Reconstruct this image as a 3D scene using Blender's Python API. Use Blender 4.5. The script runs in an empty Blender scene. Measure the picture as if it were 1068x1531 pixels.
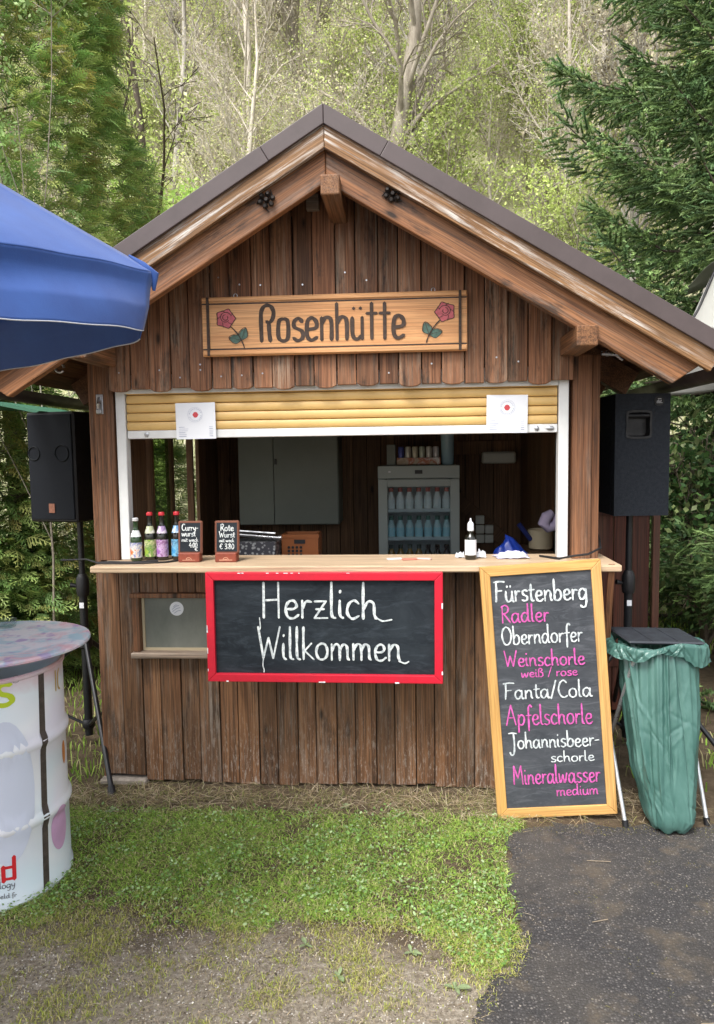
import bpy, bmesh, math, random
import numpy as np
from mathutils import Vector, Matrix
R = math.radians
PI = math.pi
sc = bpy.context.scene

# ------------------------------------------------------------------ camera
cam = bpy.data.cameras.new('camera')
camo = bpy.data.objects.new('camera', cam)
sc.collection.objects.link(camo)
sc.camera = camo
_yaw, _pit, _rol = 0.0716181, 0.0810852, -0.0142807
_f = Vector((-math.sin(_yaw)*math.cos(_pit), math.cos(_yaw)*math.cos(_pit), -math.sin(_pit)))
_r = Vector((math.cos(_yaw), math.sin(_yaw), 0)); _u = _r.cross(_f)
_r2 = _r*math.cos(_rol)+_u*math.sin(_rol); _u2 = -_r*math.sin(_rol)+_u*math.cos(_rol)
camo.matrix_world = Matrix(((_r2.x, _u2.x, -_f.x, 0.32794), (_r2.y, _u2.y, -_f.y, -3.41859),
                            (_r2.z, _u2.z, -_f.z, 1.6), (0, 0, 0, 1)))
cam.sensor_fit = 'VERTICAL'; cam.sensor_height = 24; cam.sensor_width = 24
cam.lens = 24*1105/1531
cam.clip_start = 0.05; cam.clip_end = 600

# ------------------------------------------------------------------ world and sun
W = bpy.data.worlds.new('World'); sc.world = W; W.use_nodes = True
wn = W.node_tree; wn.nodes.clear()
sky = wn.nodes.new('ShaderNodeTexSky'); sky.sky_type = 'NISHITA'; sky.sun_disc = False
SUN_EL, SUN_AZ = R(56), R(208)      # azimuth clockwise from +Y (towards the camera side, slightly left)
sky.sun_elevation = SUN_EL; sky.sun_rotation = SUN_AZ
sky.air_density = 1.0; sky.dust_density = 4.0; sky.ozone_density = 1.0
hs = wn.nodes.new('ShaderNodeHueSaturation'); hs.inputs['Saturation'].default_value = 0.28
bg = wn.nodes.new('ShaderNodeBackground'); bg.inputs['Strength'].default_value = 0.15
wo = wn.nodes.new('ShaderNodeOutputWorld')
wn.links.new(sky.outputs[0], hs.inputs['Color']); wn.links.new(hs.outputs[0], bg.inputs[0]); wn.links.new(bg.outputs[0], wo.inputs[0])
sl = bpy.data.lights.new('sun', 'SUN'); sl.energy = 1.25; sl.angle = R(22); sl.color = (1, 0.96, 0.9)
so = bpy.data.objects.new('sun', sl); sc.collection.objects.link(so)
sd = Vector((math.sin(SUN_AZ)*math.cos(SUN_EL), math.cos(SUN_AZ)*math.cos(SUN_EL), math.sin(SUN_EL)))
so.rotation_euler = sd.to_track_quat('Z', 'Y').to_euler()
sc.view_settings.view_transform = 'Standard'; sc.view_settings.look = 'None'
sc.view_settings.gamma = 1; sc.view_settings.use_curve_mapping = False
sc.view_settings.exposure = 1.2

# ------------------------------------------------------------------ helpers
COL = sc.collection
def link(name, me, m=None, parent=None, loc=None, rot=None):
    o = bpy.data.objects.new(name, me); COL.objects.link(o)
    if m is not None and me is not None:
        for x in (m if isinstance(m, (list, tuple)) else [m]): me.materials.append(x)
    if parent is not None: o.parent = parent
    if loc is not None: o.location = loc
    if rot is not None: o.rotation_euler = rot
    return o
def tag(o, label=None, cat=None, group=None, kind=None):
    if label: o['label'] = label
    if cat: o['category'] = cat
    if group: o['group'] = group
    if kind: o['kind'] = kind
    return o
def thing(name, label, cat, loc=(0, 0, 0), rz=0, group=None):
    o = bpy.data.objects.new(name, None); COL.objects.link(o)
    o.empty_display_size = 0.1
    o.location = loc; o.rotation_euler = (0, 0, rz)
    return tag(o, label, cat, group)
def dup(root, loc, rz=None, label=None, group=None, scale=None, rot=None):
    r = root.copy(); COL.objects.link(r); r.location = loc
    if rz is not None: r.rotation_euler = (0, 0, rz)
    if rot is not None: r.rotation_euler = rot
    if scale is not None: r.scale = (scale,)*3 if not hasattr(scale, '__len__') else scale
    if label: r['label'] = label
    if group: r['group'] = group
    for ch in list(root.children):
        c = ch.copy(); COL.objects.link(c); c.parent = r
        for g in ch.children:
            d = g.copy(); COL.objects.link(d); d.parent = c
    return r
class MB:
    """collects geometry for ONE mesh object"""
    def __init__(s): s.v = []; s.f = []; s.mi = []
    def add(s, vs, fs, m=0):
        n = len(s.v); s.v += [tuple(x) for x in vs]
        s.f += [tuple(i+n for i in f) for f in fs]; s.mi += [m]*len(fs)
    def box(s, x0, x1, y0, y1, z0, z1, m=0, c=0.0):
        if c <= 0:
            v = [(x, y, z) for z in (z0, z1) for y in (y0, y1) for x in (x0, x1)]
            s.add(v, [(0, 2, 3, 1), (4, 5, 7, 6), (0, 1, 5, 4), (2, 6, 7, 3), (0, 4, 6, 2), (1, 3, 7, 5)], m); return
        bm = bmesh.new(); bmesh.ops.create_cube(bm, size=1)
        for q in bm.verts: q.co = Vector(((x0+x1)/2+q.co.x*(x1-x0), (y0+y1)/2+q.co.y*(y1-y0), (z0+z1)/2+q.co.z*(z1-z0)))
        bmesh.ops.bevel(bm, geom=bm.edges[:], offset=c, segments=1, affect='EDGES')
        bm.verts.index_update()
        s.add([q.co[:] for q in bm.verts], [[q.index for q in f.verts] for f in bm.faces], m); bm.free()
    def tube(s, pts, r, n=8, m=0, cap=True):
        pts = [Vector(p) for p in pts]
        rs = r if hasattr(r, '__len__') else [r]*len(pts)
        vs = []; up = None
        for i, p in enumerate(pts):
            d = (pts[min(i+1, len(pts)-1)]-pts[max(i-1, 0)])
            if d.length < 1e-9: d = Vector((0, 0, 1))
            d.normalize()
            if up is None:
                up = Vector((0, 0, 1)) if abs(d.z) < 0.9 else Vector((1, 0, 0))
            a = d.cross(up); a.normalize(); b = a.cross(d); b.normalize(); up = b
            for k in range(n):
                t = 2*PI*k/n
                vs.append(p+(a*math.cos(t)+b*math.sin(t))*rs[i])
        fs = []
        for i in range(len(pts)-1):
            for k in range(n):
                fs.append((i*n+k, i*n+(k+1) % n, (i+1)*n+(k+1) % n, (i+1)*n+k))
        if cap:
            fs.append(tuple(range(n))[::-1]); fs.append(tuple((len(pts)-1)*n+k for k in range(n)))
        s.add(vs, fs, m)
    def lathe(s, prof, n=20, m=0, c=(0, 0, 0), cap=True):
        vs = []
        for r, z in prof:
            for k in range(n):
                t = 2*PI*k/n; vs.append((c[0]+r*math.cos(t), c[1]+r*math.sin(t), c[2]+z))
        fs = []
        for i in range(len(prof)-1):
            for k in range(n):
                fs.append((i*n+k, i*n+(k+1) % n, (i+1)*n+(k+1) % n, (i+1)*n+k))
        if cap:
            fs.append(tuple(range(n))[::-1]); fs.append(tuple((len(prof)-1)*n+k for k in range(n)))
        s.add(vs, fs, m)
    def prism(s, poly, y0, y1, m=0):      # poly in (x,z), extruded along y
        n = len(poly)
        vs = [(x, y0, z) for x, z in poly]+[(x, y1, z) for x, z in poly]
        fs = [tuple(range(n)), tuple(range(2*n-1, n-1, -1))]
        fs += [((i+1) % n, i, i+n, (i+1) % n+n) for i in range(n)]
        s.add(vs, fs, m)
    def mesh(s, name, smooth=False):
        me = bpy.data.meshes.new(name); me.from_pydata(s.v, [], s.f)
        me.polygons.foreach_set('material_index', s.mi)
        bm = bmesh.new(); bm.from_mesh(me); bmesh.ops.recalc_face_normals(bm, faces=bm.faces[:]); bm.to_mesh(me); bm.free()
        if smooth:
            me.polygons.foreach_set('use_smooth', [True]*len(me.polygons))
            try: me.set_sharp_from_angle(angle=R(38))
            except Exception: pass
        me.update(); return me
    def build(s, name, m, parent=None, loc=None, rot=None, smooth=False, bev=0):
        o = link(name, s.mesh(name, smooth), m, parent, loc, rot)
        if bev: bevel(o, bev)
        return o
def bevel(o, w, seg=2):
    b = o.modifiers.new('bevel', 'BEVEL'); b.width = w; b.segments = seg; b.limit_method = 'ANGLE'; b.angle_limit = R(35)
def npmesh(name, V, F, C=None):
    """V (n,3); F list of int arrays (m,k); C (n,3) colours"""
    me = bpy.data.meshes.new(name)
    V = np.asarray(V, np.float32); me.vertices.add(len(V)); me.vertices.foreach_set('co', V.ravel())
    li = np.concatenate([f.ravel() for f in F]).astype(np.int32)
    tot = np.concatenate([np.full(len(f), f.shape[1]) for f in F]).astype(np.int32)
    st = np.concatenate([[0], np.cumsum(tot)[:-1]]).astype(np.int32)
    me.loops.add(len(li)); me.loops.foreach_set('vertex_index', li)
    me.polygons.add(len(tot)); me.polygons.foreach_set('loop_start', st)
    me.update(calc_edges=True)
    if C is not None:
        a = me.color_attributes.new('Col', 'FLOAT_COLOR', 'POINT')
        c4 = np.ones((len(V), 4), np.float32); c4[:, :3] = C; a.data.foreach_set('color', c4.ravel())
    me.validate(); return me
def batch_tubes(P, Rr, n=3):
    """P (N,S,3) paths, Rr (N,S) radii -> verts, quads"""
    N, S, _ = P.shape
    D = np.empty_like(P); D[:, 1:-1] = P[:, 2:]-P[:, :-2]; D[:, 0] = P[:, 1]-P[:, 0]; D[:, -1] = P[:, -1]-P[:, -2]
    D /= np.linalg.norm(D, axis=2, keepdims=True)+1e-9
    ref = np.where(np.abs(D[:, :1, 2:3]) < .8, np.array([[[0, 0, 1.]]]), np.array([[[1., 0.2, 0]]]))
    A = np.cross(D, np.broadcast_to(ref, D.shape)); A /= np.linalg.norm(A, axis=2, keepdims=True)+1e-9
    B = np.cross(D, A)
    t = np.arange(n)*2*np.pi/n
    V = P[:, :, None]+Rr[:, :, None, None]*(A[:, :, None]*np.cos(t)[:, None]+B[:, :, None]*np.sin(t)[:, None])
    idx = np.arange(N*S*n).reshape(N, S, n); nx = np.roll(idx, -1, 2)
    F = np.stack([idx[:, :-1], nx[:, :-1], nx[:, 1:], idx[:, 1:]], -1).reshape(-1, 4)
    return V.reshape(-1, 3), F
def rotmats(D, roll):
    """columns: x=D (unit), y, z"""
    D = D/(np.linalg.norm(D, axis=1, keepdims=True)+1e-9)
    up = np.tile(np.array([0, 0, 1.]), (len(D), 1)); up[np.abs(D[:, 2]) > .95] = [0.3, 1, 0]
    Y = np.cross(up, D); Y /= np.linalg.norm(Y, axis=1, keepdims=True)+1e-9
    Z = np.cross(D, Y)
    c, s = np.cos(roll)[:, None], np.sin(roll)[:, None]
    return np.stack([D, Y*c+Z*s, -Y*s+Z*c], -1)
def bake(TV, TF, pos, M, scale):
    V = np.einsum('nij,vj->nvi', M, TV)*scale[:, None, None]+pos[:, None]
    n = len(TV); off = (np.arange(len(pos))*n)[:, None, None]
    return V.reshape(-1, 3), [(f[None]+off).reshape(-1, f.shape[1]) for f in TF]

# ------------------------------------------------------------------ materials
def nt(name):
    m = bpy.data.materials.new(name); m.use_nodes = True; t = m.node_tree; t.nodes.clear()
    o = t.nodes.new('ShaderNodeOutputMaterial'); b = t.nodes.new('ShaderNodeBsdfPrincipled')
    t.links.new(b.outputs[0], o.inputs[0]); return m, t, b, o
def N(t, k, **kw):
    n = t.nodes.new(k)
    for a, v in kw.items():
        if hasattr(n, a): setattr(n, a, v)
        else: n.inputs[a.replace('_', ' ')].default_value = v
    return n
def ramp(t, src, stops):
    r = t.nodes.new('ShaderNodeValToRGB'); e = r.color_ramp.elements
    while len(e) > 1: e.remove(e[-1])
    e[0].position = stops[0][0]; e[0].color = (*stops[0][1], 1) if hasattr(stops[0][1], '__len__') else (stops[0][1],)*3+(1,)
    for p, c in stops[1:]:
        x = e.new(p); x.color = (*c, 1) if hasattr(c, '__len__') else (c, c, c, 1)
    t.links.new(src, r.inputs[0]); return r.outputs[0]
def noise(t, vec, scale, detail=4, rough=.55, dist=0):
    n = N(t, 'ShaderNodeTexNoise'); n.inputs['Scale'].default_value = scale; n.inputs['Detail'].default_value = detail
    n.inputs['Roughness'].default_value = rough; n.inputs['Distortion'].default_value = dist
    if vec is not None: t.links.new(vec, n.inputs['Vector'])
    return n.outputs['Fac']
def mix(t, f, a, b, mode='MIX'):
    n = t.nodes.new('ShaderNodeMix'); n.data_type = 'RGBA'; n.blend_type = mode
    for s, v in ((n.inputs[0], f), (n.inputs[6], a), (n.inputs[7], b)):
        if isinstance(v, bpy.types.NodeSocket): t.links.new(v, s)
        elif hasattr(v, '__len__'): s.default_value = (*v[:3], 1)
        else: s.default_value = v if s.type == 'VALUE' else (v, v, v, 1)
    return n.outputs[2]
def mapping(t, vec, scale, rnd=True, loc=None):
    mp = t.nodes.new('ShaderNodeMapping'); mp.inputs['Scale'].default_value = scale
    t.links.new(vec, mp.inputs['Vector'])
    if rnd:
        oi = t.nodes.new('ShaderNodeObjectInfo'); cb = t.nodes.new('ShaderNodeVectorMath'); cb.operation = 'SCALE'
        cb.inputs[0].default_value = (37.3, 91.7, 53.1); t.links.new(oi.outputs['Random'], cb.inputs['Scale'])
        t.links.new(cb.outputs[0], mp.inputs['Location'])
    return mp.outputs[0]
def bump(t, b, h, strength=.3, dist=.01):
    n = t.nodes.new('ShaderNodeBump'); n.inputs['Strength'].default_value = strength; n.inputs['Distance'].default_value = dist
    t.links.new(h, n.inputs['Height']); t.links.new(n.outputs[0], b.inputs['Normal'])
def hsv(t, col, val=None, sat=None, hue=None):
    n = t.nodes.new('ShaderNodeHueSaturation'); t.links.new(col, n.inputs['Color'])
    for k, v in (('Value', val), ('Saturation', sat), ('Hue', hue)):
        if v is None: continue
        if isinstance(v, bpy.types.NodeSocket): t.links.new(v, n.inputs[k])
        else: n.inputs[k].default_value = v
    return n.outputs[0]
def mrange(t, src, a, b, c, d):
    n = t.nodes.new('ShaderNodeMapRange'); t.links.new(src, n.inputs[0])
    for i, v in enumerate((a, b, c, d)): n.inputs[i+1].default_value = v
    return n.outputs[0]
def wood(name, light, dark, axis='Z', patch=(.42, .68),  stain=.5, bleach=.0, bleachcol=(.42, .38, .33), rough=.6, knots=True, var=.25, ground_wear=False, fine=1.0):
    m, t, b, o = nt(name)
    tc = t.nodes.new('ShaderNodeTexCoord').outputs['Object']
    ax = {'X': 0, 'Y': 1, 'Z': 2}[axis]
    def sc3(a, c):
        v = [a, a, a]; v[ax] = c; return v
    # knots warp the grain around them
    warp = noise(t, mapping(t, tc, sc3(5, 1.1)), 1, 2)
    gv = mapping(t, tc, sc3(34, 1.3))
    addv = t.nodes.new('ShaderNodeVectorMath'); addv.operation = 'ADD'; t.links.new(gv, addv.inputs[0])
    sv = t.nodes.new('ShaderNodeVectorMath'); sv.operation = 'SCALE'; sv.inputs['Scale'].default_value = 3.5
    t.links.new(warp, sv.inputs[0]); t.links.new(sv.outputs[0], addv.inputs[1])
    g1 = noise(t, addv.outputs[0], 1.0, 7, .62, .4)
    g2 = noise(t, mapping(t, tc, sc3(170, 3.0)), 1.0, 4, .6)
    col = ramp(t, g1, [(.28, dark), (.5, tuple((x+y)/2 for x, y in zip(light, dark))), (.72, light)])
    fz = ramp(t, g2, [(.36, 0.35), (.6, 1.12)])
    col = mix(t, .85*fine, col, fz, 'MULTIPLY')
    g3 = noise(t, mapping(t, tc, sc3(240, 2.2)), 1.0, 3, .5, .3)
    col = mix(t, ramp(t, g3, [(.60, 0), (.68, .75*fine)]), col, (.02, .012, .008))
    # reddish / grey tone shifts
    tone = noise(t, mapping(t, tc, sc3(7, .9)), 1, 3)
    col = mix(t, ramp(t, tone, [(.4, 0), (.7, .32)]), col, mix(t, .5, col, (.30, .22, .15)))
    if stain > 0:
        s1 = noise(t, mapping(t, tc, sc3(13, 3.2)), 1, 6, .7)
        sf = ramp(t, s1, [(.53, 0), (.66, stain)])
        col = mix(t, sf, col, (.025, .018, .014))
    if knots:
        vo = N(t, 'ShaderNodeTexVoronoi'); t.links.new(mapping(t, tc, sc3(7.5, 2.6)), vo.inputs['Vector']); vo.inputs['Scale'].default_value = 1
        kf = ramp(t, vo.outputs['Distance'], [(.045, 1), (.085, .35), (.13, 0)])
        col = mix(t, kf, col, (.03, .017, .01))
    if bleach > 0:
        b1 = noise(t, mapping(t, tc, sc3(60, 2.6)), 1, 6, .75)
        b2 = noise(t, mapping(t, tc, sc3(4, 1.2)), 1, 3, .6)
        mm = t.nodes.new('ShaderNodeMath'); mm.operation = 'MULTIPLY'
        t.links.new(ramp(t, b1, [(.5, 0), (.62, 1)]), mm.inputs[0]); t.links.new(ramp(t, b2, [(patch[0], .05), (patch[1], 1)]), mm.inputs[1])
        f = mm.outputs[0]
        m2 = t.nodes.new('ShaderNodeMath'); m2.operation = 'MULTIPLY'; t.links.new(f, m2.inputs[0]); m2.inputs[1].default_value = bleach
        col = mix(t, m2.outputs[0], col, bleachcol)
    if ground_wear:
        geo = t.nodes.new('ShaderNodeNewGeometry'); sx = t.nodes.new('ShaderNodeSeparateXYZ'); t.links.new(geo.outputs['Position'], sx.inputs[0])
        wz = mrange(t, sx.outputs['Z'], .0, .42, 1, 0)
        sp = noise(t, mapping(t, tc, sc3(120, 22)), 1, 5, .8)
        mm = t.nodes.new('ShaderNodeMath'); mm.operation = 'MULTIPLY'
        t.links.new(ramp(t, sp, [(.53, 0), (.64, 1)]), mm.inputs[0]); t.links.new(wz, mm.inputs[1])
        col = mix(t, mm.outputs[0], col, (.33, .29, .25))
    oi = t.nodes.new('ShaderNodeObjectInfo')
    col = hsv(t, col, val=mrange(t, oi.outputs['Random'], 0, 1, 1-var, 1+var))
    t.links.new(col, b.inputs['Base Color'])
    b.inputs['Roughness'].default_value = rough; b.inputs['Specular IOR Level'].default_value = .3
    hh = mix(t, .5, g1, g2); bump(t, b, hh, .55, .004)
    return m
def plain(name, c, rough=.5, metal=0, spec=.5, nz=0.0, nscale=20, bumps=0.0, bscale=200, coat=0, c2=None):
    m, t, b, o = nt(name)
    tc = t.nodes.new('ShaderNodeTexCoord').outputs['Object']
    b.inputs['Roughness'].default_value = rough; b.inputs['Metallic'].default_value = metal
    b.inputs['Specular IOR Level'].default_value = spec; b.inputs['Coat Weight'].default_value = coat
    if nz or c2:
        f = noise(t, tc, nscale, 5, .65)
        c2_ = c2 if c2 else tuple(x*(1-nz) for x in c)
        col = ramp(t, f, [(.38, c2_), (.62, c)])
        t.links.new(col, b.inputs['Base Color'])
        t.links.new(mrange(t, f, .3, .7, min(1, rough+.12), max(.02, rough-.08)), b.inputs['Roughness'])
    else: b.inputs['Base Color'].default_value = (*c, 1)
    if bumps: bump(t, b, noise(t, tc, bscale, 3), bumps, .002)
    return m
def leafmat(name, rough=.5, transl=.35, spec=.35, gain=1.0):
    m, t, b, o = nt(name)
    a = t.nodes.new('ShaderNodeAttribute'); a.attribute_name = 'Col'
    col = hsv(t, a.outputs['Color'], val=gain)
    t.links.new(col, b.inputs['Base Color']); b.inputs['Roughness'].default_value = rough; b.inputs['Specular IOR Level'].default_value = spec
    tr = t.nodes.new('ShaderNodeBsdfTranslucent'); t.links.new(col, tr.inputs[0])
    ms = t.nodes.new('ShaderNodeMixShader'); ms.inputs[0].default_value = transl
    t.links.new(b.outputs[0], ms.inputs[1]); t.links.new(tr.outputs[0], ms.inputs[2]); t.links.new(ms.outputs[0], o.inputs[0])
    return m
M = {}
M['board'] = wood('brown_board', (.34, .155, .076), (.13, .050, .023), stain=.95, bleach=.65, bleachcol=(.42, .33, .24), var=.32)
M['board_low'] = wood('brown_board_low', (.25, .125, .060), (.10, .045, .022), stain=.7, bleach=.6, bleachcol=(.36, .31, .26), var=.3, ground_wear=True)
M['post'] = wood('brown_post', (.28, .125, .058), (.14, .058, .028), stain=.55, bleach=.25, var=.12)
M['barge'] = wood('barge_board', (.38, .165, .065), (.18, .068, .028), axis='X', stain=.85, bleach=.3, var=.06, rough=.5)
M['fascia'] = wood('weathered_fascia', (.33, .18, .08), (.19, .09, .035), axis='X', stain=.3, bleach=1.0, bleachcol=(.66, .63, .58), var=.05, patch=(.38, .5))
M['purlin'] = wood('purlin_wood', (.30, .14, .06), (.15, .065, .03), axis='Y', stain=.6, bleach=.3, var=.1)
M['soffit'] = wood('soffit_wood', (.26, .12, .05), (.13, .055, .025), axis='Y', stain=.2, var=.2)
M['inner'] = wood('inner_wood', (.22, .115, .055), (.12, .06, .03), stain=.2, var=.2)
M['counter'] = wood('counter_wood', (.68, .52, .36), (.52, .37, .23), axis='X', stain=.06, knots=False, var=.04, rough=.5, fine=.6)
M['pine'] = wood('pine_frame', (.72, .43, .15), (.58, .31, .09), axis='X', stain=.03, knots=False, var=.05, rough=.45, fine=.5)
M['sign'] = wood('sign_wood', (.80, .43, .19), (.62, .28, .11), axis='X', stain=.03, knots=False, var=.0, rough=.45, fine=.5)
M['sill'] = wood('grey_sill', (.36, .28, .22), (.2, .14, .1), axis='X', stain=.3, bleach=.6, var=.1)
M['roof'] = plain('brown_sheet_metal', (.082, .060, .058), .42, .0, .5, nz=.18, nscale=6)
M['white'] = plain('white_aluminium', (.80, .81, .80), .35, nz=.08, nscale=9)
M['slat'] = plain('yellow_shutter', (.72, .47, .17), .42, nz=.1, nscale=5)
M['black'] = plain('black_plastic', (.012, .012, .014), .45, nz=.3, nscale=30)
M['blackmetal'] = plain('black_painted_steel', (.014, .015, .018), .35, nz=.4, nscale=25)
M['grille'] = plain('speaker_grille', (.005, .007, .011), .7, spec=.25, bumps=.6, bscale=500)
M['cab'] = plain('speaker_cabinet', (.022, .027, .036), .7, spec=.3, bumps=.9, bscale=260, nz=.2, nscale=60)
M['chalk'] = plain('chalk_marker_white', (.74, .78, .77), .8, c2=(.36, .40, .42), nscale=75)
M['pink'] = plain('chalk_marker_pink', (.72, .12, .46), .8, c2=(.40, .07, .25), nscale=75)
M['slate'] = None
def slate(name, c, c2):
    m, t, b, o = nt(name)
    tc = t.nodes.new('ShaderNodeTexCoord').outputs['Object']
    f = noise(t, mapping(t, tc, (3, 3, 5), False), 1.5, 8, .72, .6)
    sm = noise(t, mapping(t, tc, (5, 5, 22), False), 1.2, 7, .75, 1.5)
    col = mix(t, ramp(t, sm, [(.5, 0), (.75, .5)]), ramp(t, f, [(.35, c), (.75, c2)]), tuple(x*2.4 for x in c2))
    t.links.new(col, b.inputs['Base Color']); b.inputs['Roughness'].default_value = .7; b.inputs['Specular IOR Level'].default_value = .22
    return m
M['slate'] = slate('chalkboard_grey', (.042, .047, .055), (.085, .09, .1))
M['slate_dark'] = slate('chalkboard_black', (.009, .013, .018), (.028, .036, .044))
M['red'] = plain('red_painted_frame', (.60, .012, .035), .35, nz=.12, nscale=14)
M['carve'] = plain('carved_dark_brown', (.065, .04, .028), .7, nz=.3, nscale=60)
M['rose'] = plain('rose_paint', (.56, .12, .14), .6, nz=.25, nscale=60)
M['leafpaint'] = plain('leaf_paint', (.09, .17, .13), .6, nz=.3, nscale=60)
M['paper'] = plain('white_paper', (.78, .80, .84), .6)
M['ink'] = plain('grey_print', (.42, .45, .55), .6)
M['inkred'] = plain('red_print', (.55, .06, .07), .6)
M['steel'] = plain('bare_steel', (.55, .56, .58), .3, .9, nz=.2, nscale=30)
M['alu'] = plain('painted_aluminium_tube', (.62, .64, .66), .3, .6, nz=.12, nscale=30)
M['iron'] = plain('dark_wrought_iron', (.035, .028, .024), .5, .5, nz=.4, nscale=60)
M['greycab'] = plain('grey_cabinet_paint', (.20, .22, .19), .5, nz=.08, nscale=3)
M['fridge'] = plain('fridge_grey', (.40, .45, .43), .45)
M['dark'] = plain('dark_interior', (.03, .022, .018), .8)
M['bluebag'] = plain('blue_plastic_bag', (.012, .04, .30), .3)
M['terracotta'] = plain('red_brown_wood_stand', (.25, .055, .03), .5, nz=.2, nscale=40)
M['beige'] = plain('beige_plastic', (.5, .42, .28), .5)
M['lilac'] = plain('lilac_cloth', (.42, .36, .50), .9)
M['orange'] = plain('orange_crate_plastic', (.30, .09, .02), .5)
M['concrete'] = plain('pale_concrete', (.42, .36, .30), .9, nz=.35, nscale=30, bumps=.5, bscale=60)
M['cable'] = plain('black_cable', (.01, .01, .012), .5)
def frosted():
    m, t, b, o = nt('dull_glass_pane')
    tc = t.nodes.new('ShaderNodeTexCoord').outputs['Object']
    f = noise(t, mapping(t, tc, (3, 3, 1.2), False), 3, 6, .7)
    t.links.new(ramp(t, f, [(.3, (.13, .145, .125)), (.7, (.20, .21, .185))]), b.inputs['Base Color'])
    b.inputs['Roughness'].default_value = .28; b.inputs['Specular IOR Level'].default_value = .5
    return m
M['pane'] = frosted()
def glass(name, c, rough=.05, alpha_mix=.6):
    m, t, b, o = nt(name)
    tr = t.nodes.new('ShaderNodeBsdfTransparent'); tr.inputs[0].default_value = (*c, 1)
    b.inputs['Base Color'].default_value = (c[0]*.2, c[1]*.2, c[2]*.2, 1); b.inputs['Roughness'].default_value = rough
    ms = t.nodes.new('ShaderNodeMixShader'); ms.inputs[0].default_value = alpha_mix
    t.links.new(b.outputs[0], ms.inputs[1]); t.links.new(tr.outputs[0], ms.inputs[2]); t.links.new(ms.outputs[0], o.inputs[0])
    return m
M['fglass'] = glass('fridge_glass', (.95, .98, 1.0), .05, .9)
M['wglass'] = glass('window_glass', (.6, .75, .45), .08, .7)  # green reflection of the side window leaf is put into the tint
M['bottle_green'] = plain('green_bottle_glass', (.015, .045, .012), .08, coat=.5)
M['bottle_dark'] = plain('dark_bottle_glass', (.012, .012, .008), .08, coat=.5)

# ------------------------------------------------------------------ single-stroke handwriting
G = {}
def gl(c, adv, *st): G[c] = (adv, st)
bowl = [(.42, .42), (.27, .52), (.10, .42), (.05, .20), (.14, .02), (.28, .04), (.42, .26)]
gl('a', .58, bowl, [(.44, .5), (.43, .14), (.49, 0), (.56, .04)])
gl('b', .54, [(.08, 1.02), (.08, .5), (.07, .04)], [(.08, .32), (.24, .50), (.42, .42), (.44, .16), (.28, 0), (.08, .04)])
gl('c', .46, [(.40, .42), (.26, .51), (.10, .40), (.06, .16), (.2, .0), (.40, .08)])
gl('d', .60, bowl, [(.45, 1.02), (.44, .5), (.45, .08), (.55, .02)])
gl('e', .50, [(.08, .26), (.30, .26), (.40, .36), (.32, .49), (.16, .46), (.07, .26), (.14, .04), (.30, 0), (.46, .10)])
gl('f', .38, [(.42, .90), (.34, 1.0), (.22, .88), (.19, .45), (.17, -.28)], [(.04, .48), (.36, .50)])
gl('g', .56, bowl, [(.44, .5), (.45, .0), (.38, -.30), (.22, -.36), (.10, -.28)])
gl('h', .54, [(.08, 1.02), (.07, .5), (.07, 0)], [(.07, .25), (.22, .48), (.38, .42), (.40, .12), (.46, 0)])
gl('i', .24, [(.08, .5), (.08, .1), (.18, 0)], [(.09, .72), (.10, .77)])
gl('k', .48, [(.08, 1.0), (.07, .5), (.07, 0)], [(.36, .50), (.09, .24)], [(.12, .26), (.44, .0)])
gl('l', .25, [(.09, 1.02), (.08, .5), (.09, .08), (.20, .01)])
gl('m', .78, [(.07, .5), (.07, 0)], [(.07, .28), (.20, .48), (.34, .42), (.36, 0)], [(.36, .28), (.48, .48), (.62, .42), (.64, .1), (.70, .01)])
gl('n', .54, [(.07, .5), (.07, 0)], [(.07, .26), (.22, .48), (.38, .42), (.40, .12), (.46, .01)])
gl('o', .54, [(.28, .51), (.12, .44), (.05, .24), (.13, .04), (.28, 0), (.42, .10), (.45, .30), (.38, .46), (.24, .51)])
gl('p', .54, [(.09, .5), (.08, .1), (.06, -.38)], [(.08, .32), (.24, .50), (.42, .42), (.43, .16), (.28, 0), (.09, .06)])
gl('r', .38, [(.07, .5), (.07, 0)], [(.07, .26), (.18, .46), (.34, .46)])
gl('s', .44, [(.38, .46), (.22, .51), (.10, .42), (.16, .30), (.34, .20), (.34, .06), (.20, 0), (.05, .05)])
gl('t', .36, [(.16, .80), (.14, .3), (.18, .03), (.30, .03)], [(.02, .52), (.34, .54)])
gl('u', .54, [(.07, .5), (.07, .14), (.18, 0), (.34, .08), (.41, .3)], [(.42, .5), (.42, .12), (.50, 0)])
gl('ü', .54, *G['u'][1], [(.15, .70), (.155, .76)], [(.34, .70), (.345, .76)])
gl('w', .70, [(.05, .5), (.14, .02), (.32, .40)], [(.32, .44), (.44, .02), (.62, .52)])
gl('z', .48, [(.06, .48), (.40, .49)], [(.40, .49), (.05, .01)], [(.05, .01), (.44, .02)], [(.10, .26), (.34, .27)])
gl('ß', .54, [(.07, -.02), (.08, .6), (.16, .88), (.34, .86), (.36, .66), (.22, .52), (.40, .40), (.42, .14), (.28, 0), (.18, .04)])
gl('y', .52, [(.07, .5), (.12, .2), (.26, .12), (.40, .3)], [(.42, .5), (.38, .0), (.22, -.34), (.06, -.3)])
gl('H', .66, [(.08, 1.0), (.07, 0)], [(.52, 1.0), (.52, 0)], [(.08, .50), (.52, .52)])
gl('W', .86, [(.03, 1.0), (.20, .02)], [(.20, .02), (.40, .66)], [(.40, .66), (.56, .02)], [(.56, .02), (.82, 1.0)])
gl('F', .60, [(.14, .92), (.13, .5), (.08, 0)], [(.0, .93), (.35, .97), (.62, .94)], [(.13, .50), (.44, .53)])
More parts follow.
